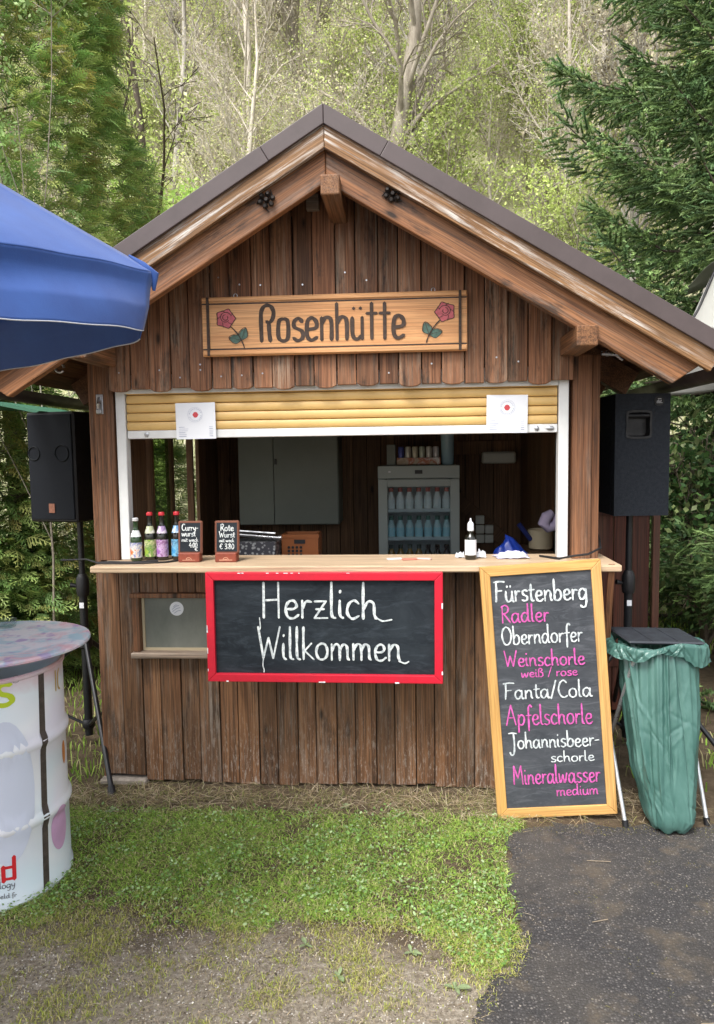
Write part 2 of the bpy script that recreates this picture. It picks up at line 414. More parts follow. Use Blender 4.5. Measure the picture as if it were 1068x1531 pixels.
gl('R', .60, [(.10, .96), (.08, 0)], [(.04, .90), (.28, 1.0), (.46, .84), (.38, .60), (.12, .50)], [(.20, .50), (.54, .02)])
gl('O', .76, [(.38, 1.0), (.16, .84), (.06, .50), (.18, .10), (.38, 0), (.60, .18), (.68, .55), (.56, .88), (.34, 1.0)])
gl('C', .62, [(.54, .86), (.38, 1.0), (.18, .86), (.07, .48), (.18, .10), (.38, 0), (.56, .10)])
gl('A', .70, [(.0, 0), (.34, 1.0)], [(.34, 1.0), (.60, .0)], [(.14, .36), (.52, .38)])
gl('J', .62, [(.06, .96), (.34, .98), (.62, .94)], [(.40, .96), (.42, .2), (.34, -.34), (.16, -.40), (.08, -.24)])
gl('M', .82, [(.08, 0), (.12, 1.0)], [(.12, 1.0), (.38, .34)], [(.38, .34), (.64, 1.0)], [(.64, 1.0), (.72, 0)])
gl('/', .42, [(.04, -.06), (.36, 1.02)])
gl('-', .36, [(.04, .34), (.30, .36)])
gl('.', .18, [(.07, .02), (.09, .05)])
gl('4', .50, [(.30, 1.0), (.05, .38), (.46, .38)], [(.36, .62), (.34, 0)])
gl('3', .46, [(.06, .92), (.28, 1.0), (.38, .78), (.18, .54), (.40, .34), (.30, .04), (.04, .04)])
gl('8', .48, [(.36, .84), (.2, 1.0), (.08, .8), (.36, .32), (.24, 0), (.06, .22), (.38, .84)])
gl('0', .50, [(.24, 1.0), (.06, .6), (.12, .1), (.28, 0), (.42, .4), (.36, .88), (.2, 1.0)])
gl('€', .54, [(.48, .86), (.3, 1.0), (.12, .7), (.12, .25), (.3, 0), (.48, .12)], [(.0, .58), (.34, .6)], [(.0, .4), (.32, .42)])
gl(' ', .30)
G2 = dict(G)   # carved routed letters of the name board
G2['R'] = (.56, ([(.07, 0), (.06, .55), (.08, .84), (.20, .99), (.38, .98), (.48, .82), (.44, .62), (.32, .52), (.24, .56)], [(.32, .50), (.33, .22), (.36, .0)]))
G2['o'] = (.50, ([(.24, .62), (.09, .54), (.07, .12), (.22, 0), (.38, .10), (.38, .54), (.24, .62)],))
G2['s'] = (.44, ([(.36, .52), (.24, .62), (.10, .54), (.10, .38), (.34, .26), (.36, .08), (.20, 0), (.06, .08)],))
G2['e'] = (.48, ([(.10, .30), (.36, .34), (.38, .50), (.24, .62), (.09, .52), (.07, .14), (.20, 0), (.40, .08)],))
G2['n'] = (.50, ([(.07, .62), (.07, 0)], [(.07, .44), (.20, .62), (.38, .54), (.39, 0)]))
G2['h'] = (.50, ([(.07, 1.0), (.07, 0)], [(.07, .44), (.20, .62), (.38, .54), (.39, 0)]))
G2['ü'] = (.50, ([(.07, .60), (.08, .12), (.22, 0), (.38, .10)], [(.39, .60), (.39, 0)], [(.12, .84), (.12, .86)], [(.34, .84), (.34, .86)]))
G2['t'] = (.42, ([(.20, .98), (.20, 0)], [(.04, .70), (.36, .70)]))
def catmull(pts, n=6):
    if len(pts) < 3: return list(pts)
    P = [pts[0]]+list(pts)+[pts[-1]]; out = []
    for i in range(1, len(P)-2):
        p0, p1, p2, p3 = P[i-1], P[i], P[i+1], P[i+2]
        for k in range(n):
            t = k/n
            out.append(tuple(.5*((2*p1[j])+(-p0[j]+p2[j])*t+(2*p0[j]-5*p1[j]+4*p2[j]-p3[j])*t*t+(-p0[j]+3*p1[j]-3*p2[j]+p3[j])*t**3) for j in range(2)))
    out.append(pts[-1]); return out
def ribbon(mb, pts, w, k=0, m=0, base=.0012, wob=.12, rng=random, fn=None):
    """flat pen stroke on the plane y = -base, local x/z"""
    P = catmull(pts); n = len(P)
    L = []; Rr = []; ph = rng.random()*6
    for i, p in enumerate(P):
        a = P[max(i-1, 0)]; b = P[min(i+1, n-1)]
        dx, dz = b[0]-a[0], b[1]-a[1]; l = math.hypot(dx, dz) or 1e-6
        ww = w*.5*(1+wob*math.sin(ph+i*.9))*(1.08 if abs(dz) > abs(dx) else .9)
        if i == 0 or i == n-1: ww *= .8
        y = -(base+k*.00022+i*.000006)
        L.append((p[0]-dz/l*ww, y, p[1]+dx/l*ww)); Rr.append((p[0]+dz/l*ww, y, p[1]-dx/l*ww))
    def cap(i, j):
        p = P[i]; q = P[j]; dx, dz = p[0]-q[0], p[1]-q[1]; l = math.hypot(dx, dz) or 1e-6
        y = L[i][1]; e = w*.38
        return (p[0]+dx/l*e, y, p[1]+dz/l*e)
    V = L+Rr+[cap(0, 1), cap(n-1, n-2)]
    if fn: V = [fn(v) for v in V]
    F = [(i, i+1, n+i+1, n+i) for i in range(n-1)]+[(0, n, 2*n), (n-1, 2*n+1, 2*n-1)]
    mb.add(V, F, m)
def text(mb, s, x0, z0, x1, z1, cap, w, glyphs=G, base=.0012, seed=0, jit=.012, fn=None, wob=.12, xfit=True, scale_x=1):
    rng = random.Random(seed+len(s)); tot = sum(glyphs[c][0] for c in s)
    kx = (x1-x0)/tot if xfit else cap*scale_x
    x = 0; k = 0
    for c in s:
        adv, st = glyphs[c]; jy = rng.uniform(-jit, jit)
        for q in st:
            pts = []
            for px, pz in q:
                X = x0+(x+px)*kx; Z = z0+(z1-z0)*((x+px)/tot)+(pz+jy)*cap+rng.uniform(-jit, jit)*.4*cap
                pts.append((X, Z))
            ribbon(mb, pts, w, k % 40, 0, base, wob, rng, fn); k += 1
        x += adv

# ------------------------------------------------------------------ setting: ground, hill
rs = np.random.RandomState(5)
def terrain(x, y):
    y = np.asarray(y, float); x = np.asarray(x, float)
    t = np.clip((y-5.0)/3.0, 0, 1); s = t*t*(3-2*t)
    z = s*np.maximum(y-5.6, 0)*0.78
    return z+s*(.5*np.sin(x*.31+1)+.35*np.sin(y*.43+x*.2))
xs = np.unique(np.concatenate([np.linspace(-90, -12, 14), np.linspace(-12, 12, 49), np.linspace(12, 90, 14)]))
ys = np.unique(np.concatenate([np.linspace(-60, -4, 10), np.linspace(-4, 14, 55), np.linspace(14, 110, 50)]))
GX, GY = np.meshgrid(xs, ys, indexing='ij')
GZ = terrain(GX, GY)
V = np.stack([GX, GY, GZ], -1).reshape(-1, 3)
ii = np.arange(len(xs)*len(ys)).reshape(len(xs), len(ys))
F = np.stack([ii[:-1, :-1], ii[1:, :-1], ii[1:, 1:], ii[:-1, 1:]], -1).reshape(-1, 4)
def ground_mat():
    m, t, b, o = nt('ground_soil')
    geo = t.nodes.new('ShaderNodeNewGeometry'); P = geo.outputs['Position']
    sx = t.nodes.new('ShaderNodeSeparateXYZ'); t.links.new(P, sx.inputs[0])
    n1 = noise(t, P, 2.2, 6, .6); n2 = noise(t, P, 60, 6, .75); n3 = noise(t, P, 14, 5, .65)
    soil = ramp(t, n3, [(.3, (.075, .056, .036)), (.7, (.16, .12, .08))])
    grit = ramp(t, n2, [(.36, (.10, .082, .060)), (.5, (.30, .26, .205)), (.62, (.56, .51, .43))])
    sand = ramp(t, n3, [(.35, (.22, .18, .13)), (.65, (.36, .31, .24))])
    grit = mix(t, .5, grit, sand)
    yy = t.nodes.new('ShaderNodeMath'); yy.operation = 'MULTIPLY_ADD'; t.links.new(n1, yy.inputs[0]); yy.inputs[1].default_value = .8
    t.links.new(sx.outputs['Y'], yy.inputs[2])
    fy = mrange(t, yy.outputs[0], -.85, -.62, 1, 0)
    near = mix(t, fy, soil, grit)
    lit = ramp(t, n3, [(.35, (.48, .43, .31)), (.5, (.42, .44, .23)), (.65, (.58, .53, .40))])
    ff = mrange(t, sx.outputs['Y'], 3.5, 6, 0, 1)
    col = mix(t, ff, near, lit)
    t.links.new(col, b.inputs['Base Color']); b.inputs['Roughness'].default_value = .95; b.inputs['Specular IOR Level'].default_value = .15
    bump(t, b, n2, .8, .02); return m
tag(link('ground', npmesh('ground', V, [F]), ground_mat()), kind='structure')
# asphalt with a ragged edge
def asphalt_mat():
    m, t, b, o = nt('asphalt')
    P = t.nodes.new('ShaderNodeNewGeometry').outputs['Position']
    vo = N(t, 'ShaderNodeTexVoronoi'); vo.inputs['Scale'].default_value = 110; t.links.new(P, vo.inputs['Vector'])
    sep = t.nodes.new('ShaderNodeSeparateColor'); t.links.new(vo.outputs['Color'], sep.inputs[0])
    stone = ramp(t, sep.outputs[0], [(.0, (.036, .035, .037)), (.5, (.066, .064, .066)), (.75, (.115, .11, .108)), (.93, (.19, .175, .165)), (1, (.28, .26, .235))])
    edge = ramp(t, vo.outputs['Distance'], [(.25, 1), (.5, 0)])
    col = mix(t, edge, (.035, .033, .034), stone)
    f2 = noise(t, P, 260, 4, .7); col = mix(t, ramp(t, f2, [(.45, 0), (.7, .5)]), col, (.12, .115, .11))
    big = noise(t, P, 1.6, 5, .6)
    col = mix(t, ramp(t, big, [(.48, 0), (.68, .4)]), col, (.15, .13, .105))
    br = noise(t, P, 5.5, 6, .7)
    col = mix(t, ramp(t, br, [(.52, 0), (.66, .5)]), col, (.15, .118, .08))
    dk = noise(t, P, 3.1, 4, .6)
    col = mix(t, ramp(t, dk, [(.56, 0), (.66, .3)]), col, (.03, .028, .027))
    t.links.new(col, b.inputs['Base Color']); b.inputs['Roughness'].default_value = .8; b.inputs['Specular IOR Level'].default_value = .3
    bump(t, b, mix(t, .5, vo.outputs['Distance'], f2), .9, .008); return m
edge = [(-.75, -3.6), (-.10, -2.3), (.20, -1.85), (.36, -1.62), (.47, -1.46), (.60, -1.26), (.67, -1.08), (.675, -.85), (.69, -.62), (.72, -.45), (.80, -.37), (.95, -.335), (1.3, -.33), (1.9, -.31), (2.6, -.25), (4.5, .0), (9, .4)]
ep = []
rr = random.Random(3)
for (a, b_), (c, d) in zip(edge[:-1], edge[1:]):
    L = math.hypot(c-a, d-b_); n = max(2, int(min(L, 1.5)/.02))
    for k in range(n):
        t_ = k/n; j = .009 if L < 1.6 else 0; wob_ = .016*math.sin(17*(a+b_)+k*.35)+.010*math.sin(41*b_+k*.8)
        ep.append((a+(c-a)*t_+rr.gauss(0, j)+wob_, b_+(d-b_)*t_+rr.gauss(0, j)-wob_*.6))
poly = ep+[(9, -9), (-4, -9)]
me = bpy.data.meshes.new('asphalt_path')
bm = bmesh.new()
vv = [bm.verts.new((x, y, .005)) for x, y in poly]; top = bm.faces.new(vv)
bmesh.ops.triangulate(bm, faces=[top]); bm.normal_update()
for f in bm.faces:
    if f.normal.z < 0: f.normal_flip()
bm.to_mesh(me); bm.free()
tag(link('asphalt_path', me, asphalt_mat()), kind='structure')
def inside_asphalt(x, y):
    px = np.interp(y, [e[1] for e in edge[:10]], [e[0] for e in edge[:10]])
    top = np.interp(x, [e[0] for e in edge[9:]], [e[1] for e in edge[9:]])
    return (x > px) & (y < top)

# ------------------------------------------------------------------ the hut
SL = .605                              # roof slope
def rz_(x, apex): return apex-SL*abs(x)
hut = thing('wooden_hut', 'brown wooden serving hut with gabled roof, open counter window and half raised yellow shutter', 'hut', (0, 0, 0))
rng = random.Random(11)
# gable boards (cover boards proud, under boards behind)
NB = 22; X0, X1 = -1.052, 1.052; bw = (X1-X0)/NB
for k in range(NB):
    cover = (k % 2 == 0)
    xa, xb = X0+k*bw, X0+(k+1)*bw
    if cover: xa -= .001; xb += .001
    else: xa += .0052; xb -= .0052
    if k == 0: xa = -1.056
    if k == NB-1: xb = 1.056
    cx = (xa+xb)/2; h = (xb-xa)/2
    zb = 1.892+rng.uniform(-.006, .004)+(0.0 if cover else .012)
    ztop = lambda x: 2.80-SL*abs(x)+.06
    if cover: low = [(-h, .013), (-h*.6, .003), (0, 0), (h*.6, .003), (h, .013)]
    else: low = [(-h, 0), (h, 0)]
    pts = [(x, zb+z) for x, z in low]
    up = [(h, ztop(xb))]
    if xa < 0 < xb: up.append((-cx, ztop(0)))
    up.append((-h, ztop(xa)))
    zc = 2.1
    mb = MB(); mb.prism([(x, z-zc) for x, z in pts+up], 0, .022)
    y = -.057 if cover else -.046
    mb.build('cladding_board', M['board'], hut, (cx, y+rng.uniform(-.002, .002), zc), (0, rng.uniform(-.002, .002), 0), bev=.003)
    if cover:
        pass
# screw heads on the boards
mb = MB(); mb.lathe([(.004, 0), (.004, .0012)], 8, 0); scme = mb.mesh('screw_head'); scme.materials.append(M['steel'])
for k in range(26):
    x = X0+bw*(rng.randrange(NB)+.5); z = rng.choice([1.96, 1.985, 2.0, 2.36, 2.40])+rng.uniform(-.01, .01)
    if z < 2.72-SL*abs(x):
        o = bpy.data.objects.new('screw_head', scme); COL.objects.link(o); o.parent = hut; o.location = (x, -.0575, z); o.rotation_euler = (R(90), 0, 0)
# lower wall boards
NL = 25; XL0, XL1 = -1.158, 1.192; lw = (XL1-XL0)/NL
for k in range(NL):
    cover = (k % 2 == 1)
    xa, xb = XL0+k*lw, XL0+(k+1)*lw
    if cover: xa -= .001; xb += .001
    else: xa += .005; xb -= .005
    cx = (xa+xb)/2; h = (xb-xa)/2
    y = -.0085 if cover else -.004
    zb = rng.uniform(.004, .022) if cx > -1.0 else .045
    spans = [(zb, 1.068)]
    if -1.0 < cx < -.45: spans = [(zb, .634), (.945, 1.068)]
    for z0, z1 in spans:
        zc = (z0+z1)/2
        mb = MB(); mb.prism([(-h, z0-zc), (h, z0-zc+rng.uniform(-.004, .004)), (h, z1-zc), (-h, z1-zc)], 0, .02)
        mb.build('cladding_board', M['board_low'], hut, (cx, y+rng.uniform(-.0015, .0015), zc), (0, rng.uniform(-.002, .002), 0), bev=.003)
# wall core behind
mb = MB()
mb.box(-1.14, -.985, .019, .06, .02, 1.066); mb.box(-.985, -.46, .019, .06, .02, .62); mb.box(-.985, -.46, .019, .06, .95, 1.066); mb.box(-.46, 1.14, .019, .06, .02, 1.066)
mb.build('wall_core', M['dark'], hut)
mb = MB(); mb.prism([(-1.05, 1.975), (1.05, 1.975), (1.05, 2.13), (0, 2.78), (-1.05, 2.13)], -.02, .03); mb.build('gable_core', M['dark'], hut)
# posts
for xa, xb, ya, yb, z0, z1 in ((-1.150, -1.058, -.012, .09, 1.10, 2.06), (-1.182, -1.152, .004, .09, .0, 2.06), (1.062, 1.148, -.012, .09, 1.10, 2.02), (1.151, 1.186, .004, .09, 0.0, 2.02)):
    mb = MB(); mb.box(-(xb-xa)/2, (xb-xa)/2, ya, yb, -(z1-z0)/2, (z1-z0)/2)
    mb.build('post', M['post'], hut, ((xa+xb)/2, 0, (z0+z1)/2), bev=.004)
# side walls, back wall, floor
def side_boards(x, holes, nm='side_board'):
    n = 12
    for k in range(n):
        y0 = .06+k*(2.04/n); y1 = y0+2.04/n-.004
        segs = [(0.02, 2.0)]
        for (ha, hb, za, zb) in holes:
            if y0 < hb and y1 > ha: segs = [(0.02, za), (zb, 2.0)]
        for z0, z1 in segs:
            mb = MB(); mb.box(-.012, .012, 0, y1-y0, -(z1-z0)/2, (z1-z0)/2)
            mb.build(nm, M['inner'], hut, (x, y0, (z0+z1)/2), bev=.002)
side_boards(-1.13, [(.64, 1.44, .95, 1.86)]); side_boards(1.155, [])
for k in range(22):
    x = -1.13+k*.104
    if -.18 < x < .0: pass
    mb = MB(); mb.box(0, .1, 0, .022, -1.3, 1.3); mb.build('back_board', M['inner'], hut, (x, 2.10, 1.31), bev=.002)
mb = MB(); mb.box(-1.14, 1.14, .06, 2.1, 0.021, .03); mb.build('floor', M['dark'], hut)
mb = MB(); mb.box(-1.16, 1.18, 2.124, 2.14, .02, 2.0); mb.prism([(-1.16, 2.0), (1.18, 2.0), (1.18, 2.12), (0, 2.82), (-1.16, 2.12)], 2.124, 2.14); mb.build('back_light_seal', M['dark'], hut)  # sheet added behind the back boards to stop light through their gaps
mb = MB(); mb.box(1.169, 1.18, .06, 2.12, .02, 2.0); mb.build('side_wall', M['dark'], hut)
# door on the back wall: ledges and a diagonal brace
mb = MB(); mb.box(-.6, .6, 0, .02, -.05, .05); mb.build('door_brace', M['inner'], hut, (.78, 2.075, 1.15), (0, R(42), 0), bev=.003)
mb = MB(); mb.box(-.3, .3, 0, .02, -.05, .05); mb.build('door_ledge', M['inner'], hut, (.80, 2.075, 1.62), bev=.003)
# side window: frame, open leaf with glass
fr = MB(); fr.box(-.02, .02, .64, .67, .95, 1.86); fr.box(-.02, .02, 1.41, 1.44, .95, 1.86); fr.box(-.02, .02, .67, 1.41, .95, .98); fr.box(-.02, .02, .67, 1.41, 1.83, 1.86); fr.box(-.018, .018, .98, 1.03, .98, 1.83)
wf = fr.build('side_window', M['inner'], hut, (-1.13, 0, 0))
g = MB(); g.box(-.003, .003, .672, .978, .982, 1.828); g.build('pane', M['wglass'], wf)
hd = MB(); hd.tube([(.02, .995, 1.12), (.05, .995, 1.12), (.05, .995, 1.2), (.05, .93, 1.2)], .008, 6); hd.build('handle', M['black'], wf)
# counter
mb = MB(); mb.box(-1.118, 1.235, -.205, .16, 1.070, 1.100); c_ = mb.build('counter', M['counter'], hut, bev=.006)
# white shutter frame
mb = MB(); mb.box(-1.048, -1.003, -.006, .05, 1.102, 1.935, c=.003); mb.build('frame_rail', M['white'], hut)
mb = MB(); mb.box(1.001, 1.046, -.006, .05, 1.102, 1.935, c=.003); mb.build('frame_rail', M['white'], hut)
mb = MB(); mb.box(-1.0025, 1.0005, -.008, .05, 1.886, 1.972, c=.003); mb.box(-1.048, -1.003, -.008, .05, 1.936, 1.972); mb.box(1.001, 1.046, -.008, .05, 1.936, 1.972); mb.build('shutter_box', M['white'], hut)
sh = MB(); sh.box(-.999, .998, .004, .022, 1.676, 1.714, c=.003)
shutter = sh.build('roller_shutter', M['white'], hut)
prof = [(.014, 0), (.006, .003), (.0025, .010), (.0012, .020), (.0025, .031), (.006, .038), (.014, .0405)]
for k in range(5):
    z = 1.7145+k*.0415
    mb = MB(); mb.prism([(y, zz) for y, zz in prof]+[(.02, .0405), (.02, 0)], 0, 1.993)
    me = mb.mesh('shutter_slat', smooth=True)
    o = link('shutter_slat', me, M['slat'], shutter, (-.9975, 0, z)); o.matrix_basis = Matrix(((0, 1, 0, -.9975), (1, 0, 0, .0), (0, 0, 1, z), (0, 0, 0, 1)))
for x in (-.905, .905, .965):
    mb = MB(); mb.lathe([(.011, 0), (.011, .004), (.006, .007)], 14)
    o = mb.build('shutter_lock' if x == .905 else 'shutter_stop', M['steel'], shutter, (x, .0035, 1.695), (R(90), 0, 0), smooth=True)
    if x > .95: o.scale = (1.7, .9, 1)
# low window in the wall
mb = MB(); mb.box(-.962, -.47, .012, .018, .655, .94); lwn = mb.build('low_window', M['pane'], hut)
for (a, b_, c, d, y0, y1, nm) in ((-.998, -.964, .66, .93, -.03, .03, 'frame_stile'), (-1.005, -.46, .922, .944, -.036, .03, 'frame_head'), (-1.003, -.46, .634, .660, -.052, .03, 'sill')):
    mb = MB(); mb.box(-(b_-a)/2, (b_-a)/2, y0, y1, -(d-c)/2, (d-c)/2)
    mb.build(nm, M['sill'] if nm == 'sill' else M['post'], lwn, ((a+b_)/2, 0, (c+d)/2), bev=.004)
mb = MB(); mb.box(-.962, -.95, .004, .014, .66, .92); mb.box(-.95, -.47, .004, .014, .66, .672); mb.build('pane_bead', M['beige'], lwn)
mb = MB(); mb.lathe([(.034, 0), (.034, .001)], 28, 0); 
stk = mb.build('round_sticker', M['paper'], lwn, (-.793, .0118, .862), (R(90), 0, 0))
mb = MB()
for k, (a, b_, c, d) in enumerate(((-.022, -.004, .012, .016), (-.02, -.014, .018, .006), (-.012, -.022, .02, -.008), (-.014, .010, .004, .018))): ribbon(mb, [(a, b_), ((a+c)/2, (b_+d)/2+.004), (c, d)], .0035, k)
mb.build('print', M['ink'], lwn, (-.793, .0105, .862))
# roof: metal sheets, battens, soffit boards, eave rafters
YF, YB = -.40, 2.75
RX = 1.60
def slope_obj(mb, name, m, side, apexz, y=0, parent=hut, bev=0, smooth=False):
    """local x runs down the slope from the ridge"""
    a = math.atan(SL)
    o = mb.build(name, m, parent, (0, y, apexz), None, smooth, bev)
    if side > 0: o.rotation_euler = (0, a, 0)
    else: o.rotation_euler = (0, a, PI)
    return o
ca = math.cos(math.atan(SL)); LEN = RX/ca
def ybox(mb, x0, x1, y0, y1, z0, z1, side, m=0, trim=0):
    if side < 0: y0, y1 = -y1, -y0
    mb.add([(x, y, z) for z in (z0, z1) for y in (y0, y1) for x in ((x0 if z == z1 or not trim else x0+trim), x1)],
           [(0, 2, 3, 1), (4, 5, 7, 6), (0, 1, 5, 4), (2, 6, 7, 3), (0, 4, 6, 2), (1, 3, 7, 5)], m)
tn = SL
def mitre(mb, x1, y0, y1, z0, z1, side, lowcut=0):
    """board hanging under the slope line, mitred at the ridge so both sides meet on x=0"""
    if side < 0: y0, y1 = -y1, -y0
    e = .0008
    xs0 = z0*tn*-1*-1
    v = []
    for z in (z0, z1):
        # world x = lx*cos + lz*sin (side>0)  -> x=0 plane: lx = -lz*tan
        for y in (y0, y1):
            v.append((-z*tn+e, y, z)); v.append((x1-(lowcut if z == z0 else 0), y, z))
    mb.add(v, [(0, 2, 3, 1), (4, 5, 7, 6), (0, 1, 5, 4), (2, 6, 7, 3), (0, 4, 6, 2), (1, 3, 7, 5)])
for side in (1, -1):
    L = LEN
    # metal: verge flashing (front) and sheet with standing ribs
    for i, (a, b_) in enumerate(((0, .30), (.30, L))):
        mb = MB()
        if i == 0: mitre(mb, b_, YF, YF+.012, -.067, .0, side)
        else: ybox(mb, a+.001, b_, YF-.001, YF+.012, -.068, .001, side)
        slope_obj(mb, 'verge_flashing', M['roof'], side, 2.975, bev=.003)
    mb = MB(); mitre(mb, L, YF+.012, YB, -.006, -.0, side)
    slope_obj(mb, 'roof_sheet', M['roof'], side, 2.974)
    mb = MB()
    for k in range(8):
        ybox(mb, .02, L-.01, YF+.3+k*.36, YF+.33+k*.36, .002, .022, side)
    slope_obj(mb, 'roof_ribs', M['roof'], side, 2.974)
    # weathered fascia board, then the inner orange bargeboard
    mb = MB(); mitre(mb, L-.02, YF+.016, YF+.042, -.136, -.052, side)
    slope_obj(mb, 'fascia_board', M['fascia'], side, 2.970, bev=.003)
    mb = MB(); mitre(mb, 1.548/ca, YF+.055, YF+.10, -.232, -.118, side, lowcut=.055)
    slope_obj(mb, 'bargeboard', M['barge'], side, 2.962, bev=.005)
    # soffit planks across the roof (run front to back)
    for k in range(17):
        x0 = .03+k*.108
        if x0+.104 > L: break
        mb = MB(); ybox(mb, x0, x0+.104, YF+.11, YB-.02, -.055, -.034, side)
        slope_obj(mb, 'soffit_board', M['soffit'], side, 2.974)
    for y in (.55, 1.15, 1.75, 2.3):
        mb = MB(); ybox(mb, .1, L-.06, y, y+.07, -.19, -.057, side)
        slope_obj(mb, 'rafter', M['soffit'], side, 2.974, bev=.003)
    # gutter along the eave
    gx = side*(RX+.045); gz = 2.974-SL*RX-.075
    mb = MB(); pr = []
    for k in range(9):
        t_ = PI+PI*k/8; pr.append((.055*math.cos(t_), .055*math.sin(t_)))
    pr2 = [(x*.93, z*.93) for x, z in reversed(pr)]
    mb.prism(pr+pr2, YF+.02, YB)
    mb.build('gutter', M['roof'], hut, (gx, 0, gz), smooth=True)
# horizontal purlin ends
def purlin(x, z, w, h, y0, y1, ang=0):
    mb = MB(); mb.box(-w/2, w/2, y0, y1, -h/2, h/2)
    return mb.build('purlin', M['purlin'], hut, (x, 0, z), (0, ang, 0), bev=.006)
purlin(.024, 2.655, .076, .080, -.42, 2.5)
purlin(1.040, 2.050, .086, .082, -.372, 2.5); purlin(-1.06, 2.050, .086, .082, -.372, 2.5)
mb = MB(); mb.box(-.028, .028, -.09, -.062, -.035, .035); mb.build('ridge_block', M['sill'], hut, (-.088, 0, 2.70), bev=.003)
# iron flower ornaments on the bargeboards
for x, z in ((-.242, 2.625), (.27, 2.63)):
    mb = MB(); rr = random.Random(int(x*100))
    for k in range(6):
        a = k*PI/3+.3; c = (.026*math.cos(a), -.01, .024*math.sin(a))
        mb.tube([c, (c[0]*1.1, c[1]-.012, c[2]*1.1)], [.012, .006], 8)
    mb.tube([(0, 0, 0), (0, -.024, 0)], [.012, .007], 8)
    for k in range(3):
        a = k*2.1+rr.random(); mb.tube([(0, 0, 0), (.03*math.cos(a), -.006, .03*math.sin(a)), (.045*math.cos(a+.5), -.004, .045*math.sin(a+.5))], [.004, .004, .002], 6)
    mb.build('iron_flower', M['iron'], hut, (x, YF+.053, z), smooth=True)
# little fittings: hook at the left, clamp at the right purlin, bottle opener plate
mb = MB(); mb.tube([(.02*math.cos(t), 0, .02*math.sin(t)) for t in np.linspace(0, 5.6, 14)], .006, 8); mb.build('ring_hook', M['steel'], hut, (-1.235, -.16, 1.995), smooth=True)
mb = MB(); mb.tube([(0, 0, 0), (.07, 0, -.005)], .010, 10); mb.tube([(.05, 0, 0), (.09, 0, -.03)], .006, 8); mb.tube([(.02, 0, 0), (.03, 0, 0)], .014, 10); mb.build('clamp', M['steel'], hut, (1.15, -.15, 2.005), smooth=True)
mb = MB(); mb.box(-.016, .016, -.004, 0, -.046, .046, c=.0015); mb.tube([(0, -.004, .03), (.002, -.02, .0), (0, -.012, -.02)], [.007, .009, .006], 8); mb.box(-.012, .012, -.018, -.004, -.044, -.024, c=.002)
mb.build('bottle_opener', M['steel'], hut, (-1.12, -.0125, 1.84), smooth=False)
# foundation slab at the left corner
mb = MB(); mb.box(-1.19, -.96, -.035, .1, .0, .028, c=.006); mb.build('footing', M['concrete'], hut)
mb = MB(); mb.box(-1.13, 1.13, .1, 2.1, 0, .02); mb.build('slab', M['concrete'], hut)

# ------------------------------------------------------------------ name sign
sg = thing('name_sign', 'long orange wooden name board with carved letters and two painted roses on the gable', 'sign', (-.006, -.062, 2.17), 0)
sg.rotation_euler = (0, R(.0), 0)
SW, SH = 1.186, .262
mb = MB(); mb.box(-SW/2, SW/2, -.026, -.004, -SH/2, SH/2); pnl = mb.build('panel', M['sign'], sg, bev=.004)
for z in (SH/2-.014, -SH/2+.014):
    mb = MB(); mb.box(-SW/2+.002, SW/2-.002, -.033, -.0262, z-.010, z+.010, c=.003); mb.build('moulding', M['sign'], sg)
mb = MB()
for z in (SH/2-.031, -SH/2+.031): ribbon(mb, [(-SW/2+.004, z), (SW/2-.004, z)], .009, 1, base=.0268, wob=0)
for x in (-SW/2+.029, SW/2-.032):
    mb.box(x-.006, x+.006, -.0345, -.0275, -SH/2+.002, SH/2-.002)
mb.build('border_groove', M['carve'], sg)
mb = MB(); text(mb, 'Rosenhütte', -.332, -.070, .326, -.070, .158, .0175, glyphs=G2, base=.0268, seed=4, jit=.004, wob=.05); mb.build('lettering', M['carve'], sg)
